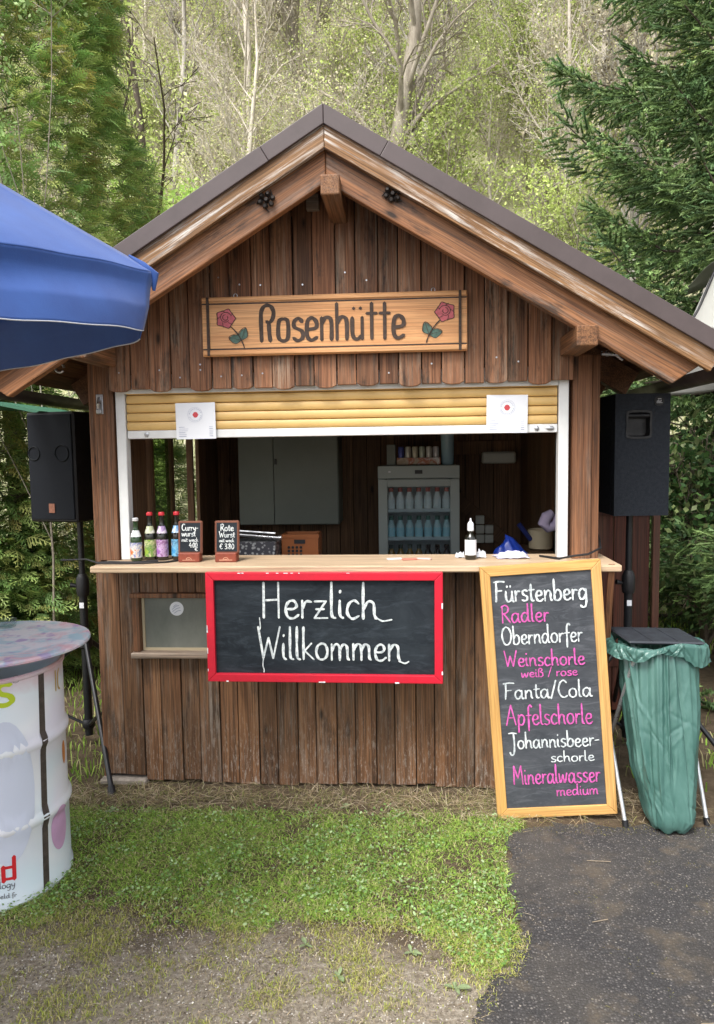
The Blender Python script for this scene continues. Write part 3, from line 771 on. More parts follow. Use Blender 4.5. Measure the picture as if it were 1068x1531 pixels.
def rose(x, z, s, flip):
    fl = MB(); ol = MB(); lf = MB(); k = 0
    def P(px, pz): return (x+flip*px*s, z+pz*s)
    out = []
    for i in range(15):
        a = 2*PI*i/15; r = .034*(1+.13*math.cos(5*a)); out.append(P(r*math.cos(a), .03+r*.95*math.sin(a)))
    fl.add([(px, -.0272, pz) for px, pz in out], [tuple(range(15))])
    W_ = .0034
    ribbon(ol, out+[out[0]], W_, 1, base=.0275)
    for r0, off in ((.022, .4), (.012, 1.6)):
        pts = [P(r0*math.cos(off+t)*(1-.06*t), .034+r0*.9*math.sin(off+t)*(1-.04*t)) for t in np.linspace(0, 5.2, 10)]
        k += 1; ribbon(ol, pts, W_*.9, 2+k, base=.0275)
    for a in (.3, 1.6, 2.9, 4.1, 5.2):
        k += 1; ribbon(ol, [P(.021*math.cos(a), .033+.02*math.sin(a)), P(.034*math.cos(a+.35), .03+.032*math.sin(a+.35))], W_*.9, 2+k, base=.0275)
    ribbon(ol, [P(.02, .0), P(.045, -.028), P(.062, -.06), P(.068, -.078)], .005, 12, base=.0275)
    for (cx, cz, an, l) in ((.082, -.026, 1.25, .048), (.022, -.052, 2.9, .048)):
        bx, bz = (.058, -.050)
        ex, ez = bx+math.cos(an)*l, bz+math.sin(an)*l*1.0
        nx, nz = -math.sin(an)*.017, math.cos(an)*.017
        pl = [P(bx, bz), P(bx+(ex-bx)*.35+nx, bz+(ez-bz)*.35+nz), P(bx+(ex-bx)*.75+nx*.7, bz+(ez-bz)*.75+nz*.7), P(ex, ez), P(bx+(ex-bx)*.75-nx*.7, bz+(ez-bz)*.75-nz*.7), P(bx+(ex-bx)*.35-nx, bz+(ez-bz)*.35-nz)]
        lf.add([(px, -.0272-.0001*abs(cx)*50, pz) for px, pz in pl], [tuple(range(6))])
        k += 1; ribbon(ol, pl+[pl[0]], .003, 14+k, base=.0278); ribbon(ol, [P(bx, bz), P(ex, ez)], .0025, 16+k, base=.0278)
    fl.build('rose_bloom', M['rose'], sg); lf.build('rose_leaf', M['leafpaint'], sg); ol.build('rose_outline', M['carve'], sg)
rose(-.484, -.002, 1.22, 1); rose(.496, .002, 1.22, -1)
mb = MB()
for x in (-.44, .445):
    mb.tube([(x+.008*math.cos(t), -.012, SH/2+.006+.010*math.sin(t)) for t in np.linspace(0, 2*PI, 12)], .002, 6)
mb.build('hanger_ring', M['steel'], sg)

# ------------------------------------------------------------------ paper notices on the shutter
def notice(x, z, w, h, label, ang):
    t = thing('paper_notice', label, 'notice', (x, -.0125, z), 0, 'notices stuck on the yellow shutter'); t.rotation_euler = (0, ang, 0)
    mb = MB(); mb.box(-w/2, w/2, 0, .0008, -h/2, h/2); mb.build('sheet', M['paper'], t)
    mb = MB(); n = 18
    pts = [(.013*(1+.12*math.cos(6*a))*math.cos(a), .028+.013*math.sin(a)) for a in np.linspace(0, 2*PI, n)[:-1]]
    mb.add([(a, -.0006, b_) for a, b_ in pts], [tuple(range(n-1))]); mb.build('rose_print', M['inkred'], t)
    mb = MB()
    for k in range(20):
        a = k*2*PI/20+.1
        if abs(math.sin(a)) < .12: continue
        c, s = math.cos(a), math.sin(a)
        ribbon(mb, [(.027*c-.002*s, .028+.027*s+.002*c), (.0285*c+.002*s, .028+.0285*s-.002*c)], .0035, k, base=.0006)
    ribbon(mb, [(.034*math.cos(a), .028+.034*math.sin(a)) for a in np.linspace(0, 2*PI, 20)], .0012, 30, base=.0006)
    rr = random.Random(1)
    for r_ in range(6):
        zz = -.028-r_*.0085; xe = -w/2+.016+rr.uniform(.02, .045)
        ribbon(mb, [(-w/2+.014, zz), (xe, zz)], .0038, r_, base=.0006, wob=.4); ribbon(mb, [(w/2-.03, zz), (w/2-.014, zz)], .0038, r_, base=.0006, wob=.4)
    mb.build('print', M['ink'], t)
notice(-.664, 1.755, .188, .168, 'white paper notice with a red rose emblem at the left end of the yellow shutter', R(-.5))
notice(.770, 1.762, .184, .170, 'white paper notice with a red rose emblem at the right end of the yellow shutter', R(.8))

# ------------------------------------------------------------------ red framed welcome board
rb = thing('welcome_chalkboard', 'black chalkboard in a bright red frame hanging below the counter', 'chalkboard', (-.055, -.21, .832)); rb.rotation_euler = (0, R(.15), 0)
w, h, fw = 1.044, .492, .036
def frame(parent, w, h, fw, y0, y1, m, names='frame_bar', bv=.003):
    for (a, rotv) in ((1, 0), (-1, 0)):
        mb = MB(); z = a*(h/2-fw/2); L = w/2; s = 1
        zz = [(-L, a*fw/2), (L, a*fw/2), (L-fw, -a*fw/2), (-L+fw, -a*fw/2)]
        mb.prism(zz, y0, y1); mb.build(names, m, parent, (0, 0, z), bev=bv)
    for a in (1, -1):
        mb = MB(); L = h/2
        zz = [(-L, a*fw/2), (L, a*fw/2), (L-fw, -a*fw/2), (-L+fw, -a*fw/2)]
        mb.prism(zz, y0, y1)
        mb.v = [(x, y, z) for x, y, z in mb.v]
        # rotate so that local x (the grain) runs along the upright
        o = mb.build(names, m, parent, (a*(w/2-fw/2), 0, 0), bev=bv); o.rotation_euler = (0, -R(90), 0) if a < 0 else (0, -R(90), 0)
        # after rotating x->z and z->-x
        if True:
            for v in o.data.vertices: v.co.z = -v.co.z
frame(rb, w, h, fw, -.036, -.008, M['red'])
mb = MB(); mb.box(-w/2+.02, w/2-.02, -.018, -.004, -h/2+.02, h/2-.02); mb.build('slate', M['slate_dark'], rb)
ox, oz = -.055, .832
mb = MB()
text(mb, 'Herzlich', -.332-ox, .872-oz, .190-ox, .872-oz, .158, .0115, base=.019, seed=2, wob=.15)
ribbon(mb, [(.180-ox, .875-oz), (.205-ox, .862-oz), (.245-ox, .868-oz)], .008, 30, base=.019)
text(mb, 'Willkommen', -.352-ox, .686-oz, .290-ox, .684-oz, .145, .0105, base=.019, seed=5, wob=.15)
ribbon(mb, [(.275-ox, .684-oz), (.30-ox, .674-oz), (.318-ox, .682-oz)], .008, 31, base=.019)
ribbon(mb, [(-.340-ox, .875-oz), (-.337-ox, .83-oz), (-.345-ox, .815-oz)], .0045, 32, base=.019)
ribbon(mb, [(-.326-ox, .69-oz), (-.329-ox, .66-oz), (-.324-ox, .64-oz), (-.325-ox, .628-oz)], .0045, 33, base=.019)
mb.build('lettering', M['chalk'], rb)
mb = MB(); rr = random.Random(8)      # chipped paint at the frame's edges
for k in range(18):
    e = rr.randrange(4)
    if e < 2: x = rr.uniform(-w/2, w/2); z = (h/2-.003) if e else (-h/2+.003); a, b_ = rr.uniform(.003, .010), rr.uniform(.001, .003)
    else: z = rr.uniform(-h/2, h/2); x = (w/2-.003) if e == 2 else (-w/2+.003); a, b_ = rr.uniform(.001, .003), rr.uniform(.003, .014)
    mb.box(x-a, x+a, -.0368, -.030, z-b_, z+b_)
mb.build('paint_chips', M['paper'], rb)

# ------------------------------------------------------------------ standing menu board
def eul(p0, p1):
    return (Vector(p1)-Vector(p0))
mbd = thing('menu_chalkboard', 'tall wooden framed chalkboard with drinks menu in white and pink leaning at the counter', 'chalkboard', (.955, -.268, .012))
mbd.rotation_euler = (R(-2.2), R(-3.9), R(0))
w, h = .512, 1.105
fb = bpy.data.objects.new('frame', None)
def frame2(parent, w, h, fw, y0, y1, m):
    g = [(0, h-fw/2, 1, w, 0), (0, fw/2, -1, w, 0)]
    for cx, cz, a, L, _ in g:
        mb = MB(); mb.prism([(-L/2, a*fw/2), (L/2, a*fw/2), (L/2-fw, -a*fw/2), (-L/2+fw, -a*fw/2)], y0, y1); mb.build('frame_bar', m, parent, (cx, 0, cz), bev=.003)
    for a in (1, -1):
        L = h
        mb = MB(); mb.prism([(-L/2, -a*fw/2), (L/2, -a*fw/2), (L/2-fw, a*fw/2), (-L/2+fw, a*fw/2)], y0, y1)
        o = mb.build('frame_bar', m, parent, (a*(w/2-fw/2), 0, h/2), bev=.003); o.rotation_euler = (0, -R(90), 0)
frame2(mbd, w, h, .043, -.014, .014, M['pine'])
mb = MB(); mb.box(-w/2+.03, w/2-.03, -.006, .004, .03, h-.03); mb.build('slate', M['slate'], mbd)
lines = [('Fürstenberg', -0.2005, 0.9512, 0.194, 0.9357, 0.0808, 0), ('Radler', -0.1786, 0.8575, 0.0268, 0.8539, 0.0684, 1), ('Oberndorfer', -0.1844, 0.7611, 0.1614, 0.7582, 0.0707, 0),
         ('Weinschorle', -0.1783, 0.6668, 0.164, 0.658, 0.0624, 1), ('weiß / rose', -0.1113, 0.6153, 0.1295, 0.6126, 0.0358, 1), ('Fanta/Cola', -0.1907, 0.5248, 0.185, 0.5173, 0.0654, 0),
         ('Apfelschorle', -0.1884, 0.409, 0.1796, 0.4003, 0.078, 1), ('Johannisbeer-', -0.1868, 0.3056, 0.2009, 0.3023, 0.0619, 0), ('schorle', -0.0116, 0.2394, 0.1765, 0.237, 0.0407, 0),
         ('Mineralwasser', -0.1785, 0.1478, 0.1951, 0.1451, 0.0726, 1), ('medium', 0.0033, 0.0888, 0.1833, 0.0898, 0.0429, 1)]
for i, (s, a, b_, c, d, cp, k) in enumerate(lines):
    mb = MB(); text(mb, s, a, b_, c, d, cp*1.12, (.0066 if cp > .05 else .0052) if i else .0082, base=.0070, seed=i*7, jit=.014, wob=.16)
    mb.build('lettering', M['pink'] if k else M['chalk'], mbd)
mb = MB(); mb.box(-.014, .014, -.006, .006, -.56, .56); st = mb.build('prop_leg', M['post'], mbd, (.285, .19, .535), (R(16), R(3), 0), bev=.002)

# ------------------------------------------------------------------ speakers on stands
def tripod(name, label, x, y, htop, legr, a0, group):
    t = thing(name, label, 'speaker stand', (x, y, 0), 0, group)
    mb = MB(); mb.tube([(0, 0, .62), (0, 0, htop)], .0165, 12); mb.build('upper_tube', M['blackmetal'], t, smooth=True)
    mb = MB(); mb.tube([(0, 0, .06), (0, 0, .90)], .022, 12); mb.build('lower_tube', M['blackmetal'], t, smooth=True)
    mb = MB(); mb.lathe([(.03, .84), (.034, .86), (.034, .93), (.026, .95), (.022, .96)], 16); mb.tube([(-.02, -.0, .89), (-.065, -.01, .9)], [.008, .014], 8); mb.build('collar', M['black'], t, smooth=True)
    mb = MB(); mb.box(-.012, .012, -.0245, -.021, .775, .805); mb.build('sticker', M['paper'], t)
    mb = MB(); mb.lathe([(.03, .55), (.038, .56), (.038, .60), (.03, .615)], 16); mb.build('hub', M['black'], t, smooth=True)
    mb = MB(); mb.lathe([(.028, .10), (.034, .11), (.034, .14), (.028, .15)], 16); mb.build('lower_hub', M['black'], t, smooth=True)
    for k in range(3):
        a = a0+k*2*PI/3; c, s = math.cos(a), math.sin(a)
        mb = MB(); mb.tube([(.03*c, .03*s, .585), (legr*c, legr*s, .02)], .0125, 10)
        lg = mb.build('leg', M['blackmetal'], t, smooth=True)
        mb = MB(); mb.tube([(legr*.97*c, legr*.97*s, .036), ((legr+.012)*c, (legr+.012)*s, .004)], .018, 10); mb.build('rubber_foot', M['black'], lg, smooth=True)
        mb = MB(); f = .52; mb.tube([(.03*c, .03*s, .125), (.03*c+(legr-.03)*f*c, .03*s+(legr-.03)*f*s, .585-.565*f)], .008, 8); mb.build('brace', M['blackmetal'], t, smooth=True)
    return t
tripod('speaker_stand', 'black tripod stand left of the hut carrying the left loudspeaker', -1.455, .45, 1.27, .70, R(-58), 'tripod stands of the loudspeakers')
tripod('speaker_stand', 'black tripod stand right of the hut behind the green rubbish bag', 1.472, .52, 1.28, .55, R(-38), 'tripod stands of the loudspeakers')
# left: seen three quarter, grille front
sp = thing('loudspeaker', 'black loudspeaker with grille front and small orange badge left of the hut', 'loudspeaker', (-1.50, .47, 1.255), R(-14), 'loudspeakers beside the hut')
mb = MB(); mb.box(-.150, .150, -.15, .16, 0, .575, c=.008); mb.build('cabinet', M['black'], sp)
mb = MB(); mb.box(-.138, .138, -.158, -.1505, .014, .561, c=.003); mb.build('grille', M['grille'], sp)
mb = MB(); mb.box(-.018, .018, -.162, -.1585, .05, .098); mb.build('badge', plain('orange_brown_badge', (.30, .12, .07), .5, nz=.3, nscale=80), sp)
M['dimring'] = plain('dim_ring', (.009, .011, .013), .7, spec=.2)
for x, r_ in ((-.10, .035), (.075, .042)):
    mb = MB(); mb.tube([(x+r_*math.cos(t), -.1590, .36+r_*math.sin(t)) for t in np.linspace(0, 2*PI, 24)], .004, 6); mb.build('tweeter_ring', M['dimring'], sp)
# right: side panel with recessed handle faces the camera
sp = thing('loudspeaker', 'dark grey textured loudspeaker with recessed handle right of the hut', 'loudspeaker', (1.472, .50, 1.262), R(3), 'loudspeakers beside the hut')
hx0, hx1, hz0, hz1 = -.078, .042, .385, .522
mb = MB()
# cabinet front with a rectangular hole for the handle
x0, x1, z0, z1, yf = -.135, .135, 0, .605, -.15
mb.box(x0, x1, yf+.05, .16, z0, z1, c=.004)
mb.box(x0, hx0, yf, yf+.049, z0, z1); mb.box(hx1, x1, yf, yf+.049, z0, z1); mb.box(hx0, hx1, yf, yf+.049, z0, hz0); mb.box(hx0, hx1, yf, yf+.049, hz1, z1)
mb.build('cabinet', M['cab'], sp)
mb = MB()
n = 24; outl = []
for i in range(n):
    a = 2*PI*i/n; c, s = math.cos(a), math.sin(a); k = (abs(c)**8+abs(s)**8)**(-1/8)
    k *= 1-.10*math.cos(2*a)**2*0
    outl.append((c*k*.062*(1+.08*abs(s*k)), s*k*.071))
inn = [(x*.84, z*.84) for x, z in outl]
V = [(x, -.004, z) for x, z in outl]+[(x, -.004, z) for x, z in inn]+[(x*.9, .035, z*.9) for x, z in inn]
F = [(i, (i+1) % n, n+(i+1) % n, n+i) for i in range(n)]+[(n+i, n+(i+1) % n, 2*n+(i+1) % n, 2*n+i) for i in range(n)]+[tuple(range(2*n, 3*n))]
mb.add(V, F); mb.build('handle_cup', M['black'], sp, ((hx0+hx1)/2, yf, (hz0+hz1)/2), smooth=True)
mb = MB(); mb.tube([(hx0+.008, yf+.01, .497), (hx1-.008, yf+.01, .497)], .012, 10); mb.build('handle', M['black'], sp, smooth=True)
mb = MB(); mb.lathe([(.024, 0), (.024, .004)], 28); rbg = mb.build('round_badge', M['black'], sp, (.078, yf-.001, .567), (R(90), 0, 0))
mb = MB(); text(mb, 'dB', -.014, -.004, .014, -.004, .013, .002, base=.0, jit=0) if False else None
for k in range(4): ribbon(mb, [(-.012+k*.006, -.006), (-.012+k*.006+.002, .002+.003*(k % 2))], .003, k)
ribbon(mb, [(-.014, -.009), (.014, -.009)], .002, 6); ribbon(mb, [(-.008, .010), (.008, .011)], .003, 7)
mb.build('print', M['paper'], sp, (.078, yf-.0055, .567))
# bass reflex handle hole light cable along counter
# ------------------------------------------------------------------ dark annex behind on the right
an = thing('timber_door_panel', 'dark red brown wooden door leaf standing behind the right loudspeaker', 'door', (1.20, 1.0, 0))
for k in range(5):
    mb = MB(); mb.box(-.05, .05, -.012, .012, -.76, .76); mb.build('plank', wood('redbrown_door', (.14, .04, .022), (.07, .022, .014), stain=.1) if k == 0 else bpy.data.materials['redbrown_door'], an, (.06+k*.104, 0, .80), bev=.003)
mb = MB(); mb.box(-.02, .02, -.02, .02, -.8, .8); mb.build('jamb', bpy.data.materials['redbrown_door'], an, (.56, -.01, .80), bev=.003)
for z in (.35, 1.25):
    mb = MB(); mb.box(0, .52, -.03, -.013, -.04, .04); mb.build('ledge', bpy.data.materials['redbrown_door'], an, (.01, 0, z), bev=.002)

# ------------------------------------------------------------------ rubbish bag stand
bs = thing('bag_stand', 'silver folding tube stand with a dark lid holding the green rubbish bag', 'bag stand', (1.37, -.12, 0), R(6))
def tube_part(name, pts, r, m, n=10):
    mb = MB(); mb.tube(pts, r, n); return mb.build(name, m, bs, smooth=True)
def arc_u(x0, x1, yb, zb, yt, zt, r=.05):
    """U frame: two legs joined by a rounded top bar"""
    P = [(x0, yb, zb)]
    d = Vector((0, yt-yb, zt-zb)); d.normalize()
    top = Vector((x0, yt, zt))
    for k in range(7):
        a = k/6*PI/2; P.append((x0+(1-math.cos(a))*r*(1 if x1 > x0 else -1), yt-d.y*r*(1-math.sin(a)), zt-d.z*r*(1-math.sin(a))))
    for k in range(7):
        a = PI/2-k/6*PI/2; P.append((x1-(1-math.cos(a))*r*(1 if x1 > x0 else -1), yt-d.y*r*(1-math.sin(a)), zt-d.z*r*(1-math.sin(a))))
    P.append((x1, yb, zb)); return P
u1 = tube_part('outer_leg_frame', arc_u(-.165, .185, -.20, .02, .13, .755), .0085, M['alu'])
for v in u1.data.vertices:                     # feet splay outwards a little less at the top
    v.co.x += (-.030 if v.co.x < 0 else .0)*max(0, min(1, v.co.z/.75))
u2 = tube_part('inner_leg_frame', arc_u(-.115, .165, .26, .02, -.165, .745), .0085, M['alu'])
for x in (-.165, .185):
    mb = MB(); mb.tube([(x, -.196, .03), (x, -.204, 0)], .013, 10); mb.build('rubber_foot', M['black'], bs, smooth=True)
for x in (-.115, .165):
    mb = MB(); mb.tube([(x, .256, .03), (x, .264, 0)], .013, 10); mb.build('rubber_foot', M['black'], bs, smooth=True)
mb = MB(); mb.box(-.135, .195, -.14, .11, 0, .014, c=.006); mb.box(-.035, -.028, -.135, .105, .0135, .0165, c=.001); mb.box(.078, .085, -.135, .105, .0135, .0165, c=.001)
mb.build('lid', plain('dark_lid_plastic', (.035, .04, .05), .5, nz=.3, nscale=20), bs, (.0, .0, .768), (R(1), R(2.5), 0))
def bagmat():
    m, t, b, o = nt('green_bag_plastic')
    tc = t.nodes.new('ShaderNodeTexCoord').outputs['Object']
    f = noise(t, mapping(t, tc, (6, 6, 2.0), False), 2, 5, .6, .8)
    col = ramp(t, f, [(.3, (.065, .165, .14)), (.7, (.125, .265, .23))])
    t.links.new(col, b.inputs['Base Color']); b.inputs['Roughness'].default_value = .2; b.inputs['Specular IOR Level'].default_value = .6
    vo = N(t, 'ShaderNodeTexVoronoi'); vo.feature = 'SMOOTH_F1'; vo.inputs['Scale'].default_value = 1
    t.links.new(mapping(t, tc, (34, 34, 12), False), vo.inputs['Vector'])
    n2 = noise(t, mapping(t, tc, (26, 26, 9), False), 1, 6, .65, 1.2)
    bump(t, b, n2, .22, .008)
    tr = t.nodes.new('ShaderNodeBsdfTranslucent'); t.links.new(col, tr.inputs[0])
    ms = t.nodes.new('ShaderNodeMixShader'); ms.inputs[0].default_value = .3
    t.links.new(b.outputs[0], ms.inputs[1]); t.links.new(tr.outputs[0], ms.inputs[2]); t.links.new(ms.outputs[0], o.inputs[0])
    return m
M['bag'] = bagmat()
bag = thing('rubbish_bag', 'green plastic rubbish bag hanging in its stand with the rim folded over', 'rubbish bag', (1.40, -.16, 0), R(4))
nu, nv = 260, 150
bg_ = np.random.RandomState(16)
TH, VV = np.meshgrid(np.linspace(0, 2*np.pi, nu, endpoint=False), np.linspace(0, 1, nv))
dsp = np.zeros_like(TH)
def wrapd(a): return (a+np.pi) % (2*np.pi)-np.pi
for k in range(34):        # long hanging pleats
    t0 = bg_.uniform(0, 2*np.pi); w = bg_.uniform(.05, .16); ln = bg_.uniform(.35, 1.1); am = bg_.uniform(.006, .020)*(1 if k % 3 else -1); sl_ = bg_.uniform(-.45, .45)
    dd = np.abs(wrapd(TH-t0-sl_*VV)); dsp += am*np.clip(1-dd/(w*(1-.5*VV)), 0, 1)*np.clip((ln-VV)*4, 0, 1)
for k in range(170):       # short film wrinkles
    t0 = bg_.uniform(0, 2*np.pi); v0 = bg_.uniform(.05, 1)**.8; a = bg_.normal(PI/2, .55); L = bg_.uniform(.03, .13); w = bg_.uniform(.006, .016); am = bg_.uniform(.002, .006)*bg_.choice([-1, 1])
    x = wrapd(TH-t0)*.16; y = (VV-v0)*.76; u_ = x*np.cos(a)+y*np.sin(a); q_ = -x*np.sin(a)+y*np.cos(a)
    dsp += am*np.clip(1-np.abs(q_)/w, 0, 1)*np.clip(1-np.abs(u_)/L, 0, 1)
A_ = np.interp(VV, [0, .1, .35, .7, .86], [.150, .150, .145, .125, .105]); B_ = np.interp(VV, [0, .1, .5, .86], [.15, .15, .14, .12])
kk = np.clip((VV-.86)/.14, 0, 1); ss = np.sqrt(np.clip(1-kk**2.2, 0, 1)); A_ = np.where(VV > .86, .105*(.5+.5*ss), A_); B_ = np.where(VV > .86, .12*(.4+.6*ss), B_)
cs, sn = np.cos(TH), np.sin(TH); kq = (np.abs(cs)**3+np.abs(sn)**3)**(-1/3)
Xb = -.005*VV+cs*(A_*kq+dsp-.006); Yb = .02-.19*VV+sn*(B_*kq+dsp-.006); Zb = .75*(1-VV)+.003+np.where(VV > .97, .008*np.sin(7*TH), 0)*1.0
V = np.stack([Xb, Yb, np.maximum(Zb, .008)], -1).reshape(-1, 3); idx = np.arange(nu*nv).reshape(nv, nu); nx = np.roll(idx, -1, 1)
F = np.stack([idx[:-1], nx[:-1], nx[1:], idx[1:]], -1).reshape(-1, 4)
Vn = np.vstack([V, [[-.005, -.17, .012]]]); Ft = np.stack([idx[-1], nx[-1], np.full(nu, nu*nv)], -1)
me = npmesh('bag_body', Vn, [F, Ft]); me.polygons.foreach_set('use_smooth', [True]*len(me.polygons)); link('bag_body', me, M['bag'], bag)
# rim folded over the frame, thin film with creases and an uneven hem
nu, nv = 300, 34
TH, AA = np.meshgrid(np.linspace(0, 2*np.pi, nu, endpoint=False), np.linspace(0, 1, nv))
cs, sn = np.cos(TH), np.sin(TH); kq = (np.abs(cs)**4+np.abs(sn)**4)**(-1/4)
hem = .040+.016*np.sin(2*TH+2.2)+.012*np.sin(5*TH+1)+.006*np.sin(11*TH)+.03*np.exp(-(wrapd(TH+.75)/.5)**2)
r_ = np.interp(AA, [0, .25, .4, .55, 1], [-.020, -.004, .010, .020, .026]); zz = np.interp(AA, [0, .25, .4, .55, 1], [-.03, .008, .014, .004, -1.0]); zz = np.where(zz < 0, np.where(AA > .5, zz*hem*1.0, zz), zz)
wr = np.zeros_like(TH)
for k in range(120):
    t0 = bg_.uniform(0, 2*np.pi); sl_ = bg_.uniform(-.6, .6); w = bg_.uniform(.02, .07); am = bg_.uniform(.002, .010)*bg_.choice([-1, 1])
    wr += am*np.clip(1-np.abs(wrapd(TH-t0-sl_*AA))/w, 0, 1)*np.clip(AA*1.6-.25, 0, 1)
flare = .03*np.exp(-(wrapd(TH-PI)/.35)**2)+.02*np.exp(-(wrapd(TH)/.5)**2)
out = .158*kq+r_+wr+flare*AA
sagz = -.010*np.sin(2*TH+.6)+.007*np.sin(5*TH+2)
V = np.stack([cs*out*1.06+.0, sn*out*.95+.02, .752+zz+sagz+wr*.5], -1).reshape(-1, 3)
idx = np.arange(nu*nv).reshape(nv, nu); nx = np.roll(idx, -1, 1)
F = np.stack([idx[:-1], nx[:-1], nx[1:], idx[1:]], -1).reshape(-1, 4)
me = npmesh('folded_rim', V, [F]); me.polygons.foreach_set('use_smooth', [True]*len(me.polygons)); link('folded_rim', me, M['bag'], bag)

# ------------------------------------------------------------------ barrel table
TZ_ = .892
DX, DY, DR, DH = -1.285, -.80, .285, .832
def drum_mat():
    m, t, b, o = nt('pastel_printed_drum')
    tc = t.nodes.new('ShaderNodeTexCoord').outputs['Object']
    n1 = noise(t, tc, 2.0, 2, .5); n2 = noise(t, mapping(t, tc, (3, 3, 3), False, None), .9, 2, .5)
    col = ramp(t, n1, [(.3, (.62, .76, .86)), (.5, (.84, .86, .89)), (.68, (.80, .76, .88))])
    col = mix(t, ramp(t, n2, [(.52, 0), (.68, .7)]), col, (.60, .80, .86))
    sx = t.nodes.new('ShaderNodeSeparateXYZ'); t.links.new(tc, sx.inputs[0])
    n3 = noise(t, tc, 5, 4, .6); ad = t.nodes.new('ShaderNodeMath'); ad.operation = 'MULTIPLY_ADD'; t.links.new(n3, ad.inputs[0]); ad.inputs[1].default_value = .16; t.links.new(sx.outputs['Z'], ad.inputs[2])
    rim = mix(t, ramp(t, noise(t, tc, 3.3, 2), [(.4, 0), (.6, 1)]), (.48, .34, .58), (.62, .24, .26))
    col = mix(t, mrange(t, ad.outputs[0], .83, .93, 0, .85), col, rim)
    t.links.new(col, b.inputs['Base Color']); b.inputs['Roughness'].default_value = .3; return m
dr = thing('barrel_table', 'white pastel printed oil drum used as a standing table with a round paint stained top', 'table', (DX, DY, 0), 0)
prof = [(DR-.004, 0), (DR+.004, .003), (DR+.004, .012), (DR-.002, .02)]
def rib(z): return [(DR-.002, z-.028), (DR+.004, z-.018), (DR+.010, z-.006), (DR+.010, z+.006), (DR+.004, z+.018), (DR-.002, z+.028)]
prof += rib(.285)+rib(.565)+[(DR-.002, DH-.02), (DR+.005, DH-.014), (DR+.006, DH-.004), (DR, DH), (DR-.008, DH-.002), (DR-.010, DH-.02), (DR-.010, DH-.5)]
mb = MB(); mb.lathe(prof, 96, cap=False); mb.build('drum', drum_mat(), dr, smooth=True)
def cylfn(off=.0):
    def fn(v):   # local x = arc length from angle 0, y = -(proud), z = z
        r_ = DR-.002-v[1]+off; a = v[0]/DR
        zz = v[2]
        for zr in (.285, .565):
            d = abs(zz-zr)
            if d < .03: r_ += .012*max(0, min(1, (.03-d)/.018))
        return (r_*math.cos(a), r_*math.sin(a), zz)
    return fn
def A(d): return R(d)*DR
mb = MB(); pts = [(A(-16.2-4.9*(1-z/.83)), z) for z in np.linspace(.012, .832, 40)]
L = []
for (x, z) in pts:
    for s in (-1, 1): L.append(cylfn()((x+s*.0135, -.0010, z)))
mb.add(L, [(2*i, 2*i+1, 2*i+3, 2*i+2) for i in range(len(pts)-1)]); mb.build('dark_seam', plain('brown_worn_seam', (.085, .065, .055), .6, nz=.4, nscale=40), dr)
def blob(name, ang, z, rx, rz, m, off=.0012):
    mb = MB(); n = 28; rings = 8; V = [cylfn()((A(ang), -off, z))]
    for r_ in range(1, rings+1):
        for i in range(n):
            a = 2*PI*i/n; V.append(cylfn()((A(ang)+rx*math.cos(a)*r_/rings, -off, z+rz*math.sin(a)*r_/rings)))
    F = [(0, 1+i, 1+(i+1) % n) for i in range(n)]
    for r_ in range(rings-1):
        F += [(1+r_*n+i, 1+(r_+1)*n+i, 1+(r_+1)*n+(i+1) % n, 1+r_*n+(i+1) % n) for i in range(n)]
    mb.add(V, F); return mb.build(name, m, dr, smooth=True)
M['lime'] = plain('lime_print', (.50, .62, .03), .4); M['dred'] = plain('red_print_drum', (.65, .02, .03), .4); M['dgrey'] = plain('dark_print', (.12, .12, .14), .4)
M['dpink'] = plain('pink_print', (.70, .42, .66), .35, nz=.15, nscale=8); M['dorange'] = plain('orange_print', (.70, .26, .07), .35, nz=.15, nscale=20)
M['dpale'] = plain('pale_print', (.66, .70, .83), .32)
blob('pink_oval_print', -3.5, .205, .052, .085, M['dpink']); blob('orange_oval_print', 9.5, .47, .016, .045, M['dorange'])
blob('pale_oval_print', -47, .42, .10, .26, M['dpale'], .0008)
mb = MB(); ribbon(mb, [(A(-40.5), .807), (A(-46), .812), (A(-49.5), .797), (A(-47), .780), (A(-42), .768), (A(-40), .750), (A(-44), .738), (A(-50), .742)], .019, 0, base=.0014, wob=0, fn=cylfn()); mb.build('lettering', M['lime'], dr)
mb = MB(); ribbon(mb, [(A(-36.8)+.013*math.cos(t), .822+.013*math.sin(t)) for t in np.linspace(0, 2*PI, 14)], .0016, 0, base=.0014, wob=0, fn=cylfn())
text(mb, 'R', A(-38.2), .816, A(-35.8), .816, .011, .0016, base=.0014, fn=cylfn(), jit=0, wob=0); mb.build('registered_mark', M['dgrey'], dr)
mb = MB()
ribbon(mb, [(A(-44.6), .188), (A(-44.9), .106)], .016, 0, base=.0014, wob=0, fn=cylfn())
ribbon(mb, [(A(-45.5), .152), (A(-52), .157)], .014, 1, base=.0014, wob=0, fn=cylfn()); ribbon(mb, [(A(-45.5), .110), (A(-52), .116)], .014, 2, base=.0014, wob=0, fn=cylfn()); ribbon(mb, [(A(-52), .162), (A(-52), .108)], .016, 3, base=.0014, wob=0, fn=cylfn())
ribbon(mb, [(A(-56), .162), (A(-56), .108)], .016, 3, base=.0014, wob=0, fn=cylfn())
mb.build('lettering', M['dred'], dr)
mb = MB(); text(mb, 'ology', A(-58), .088, A(-44.5), .078, .026, .0024, base=.0014, fn=cylfn(), jit=0, wob=0); text(mb, 'eiheld.fr', A(-61), .056, A(-44), .040, .017, .0022, base=.0014, fn=cylfn(), jit=0, wob=0); mb.build('lettering', M['dgrey'], dr)
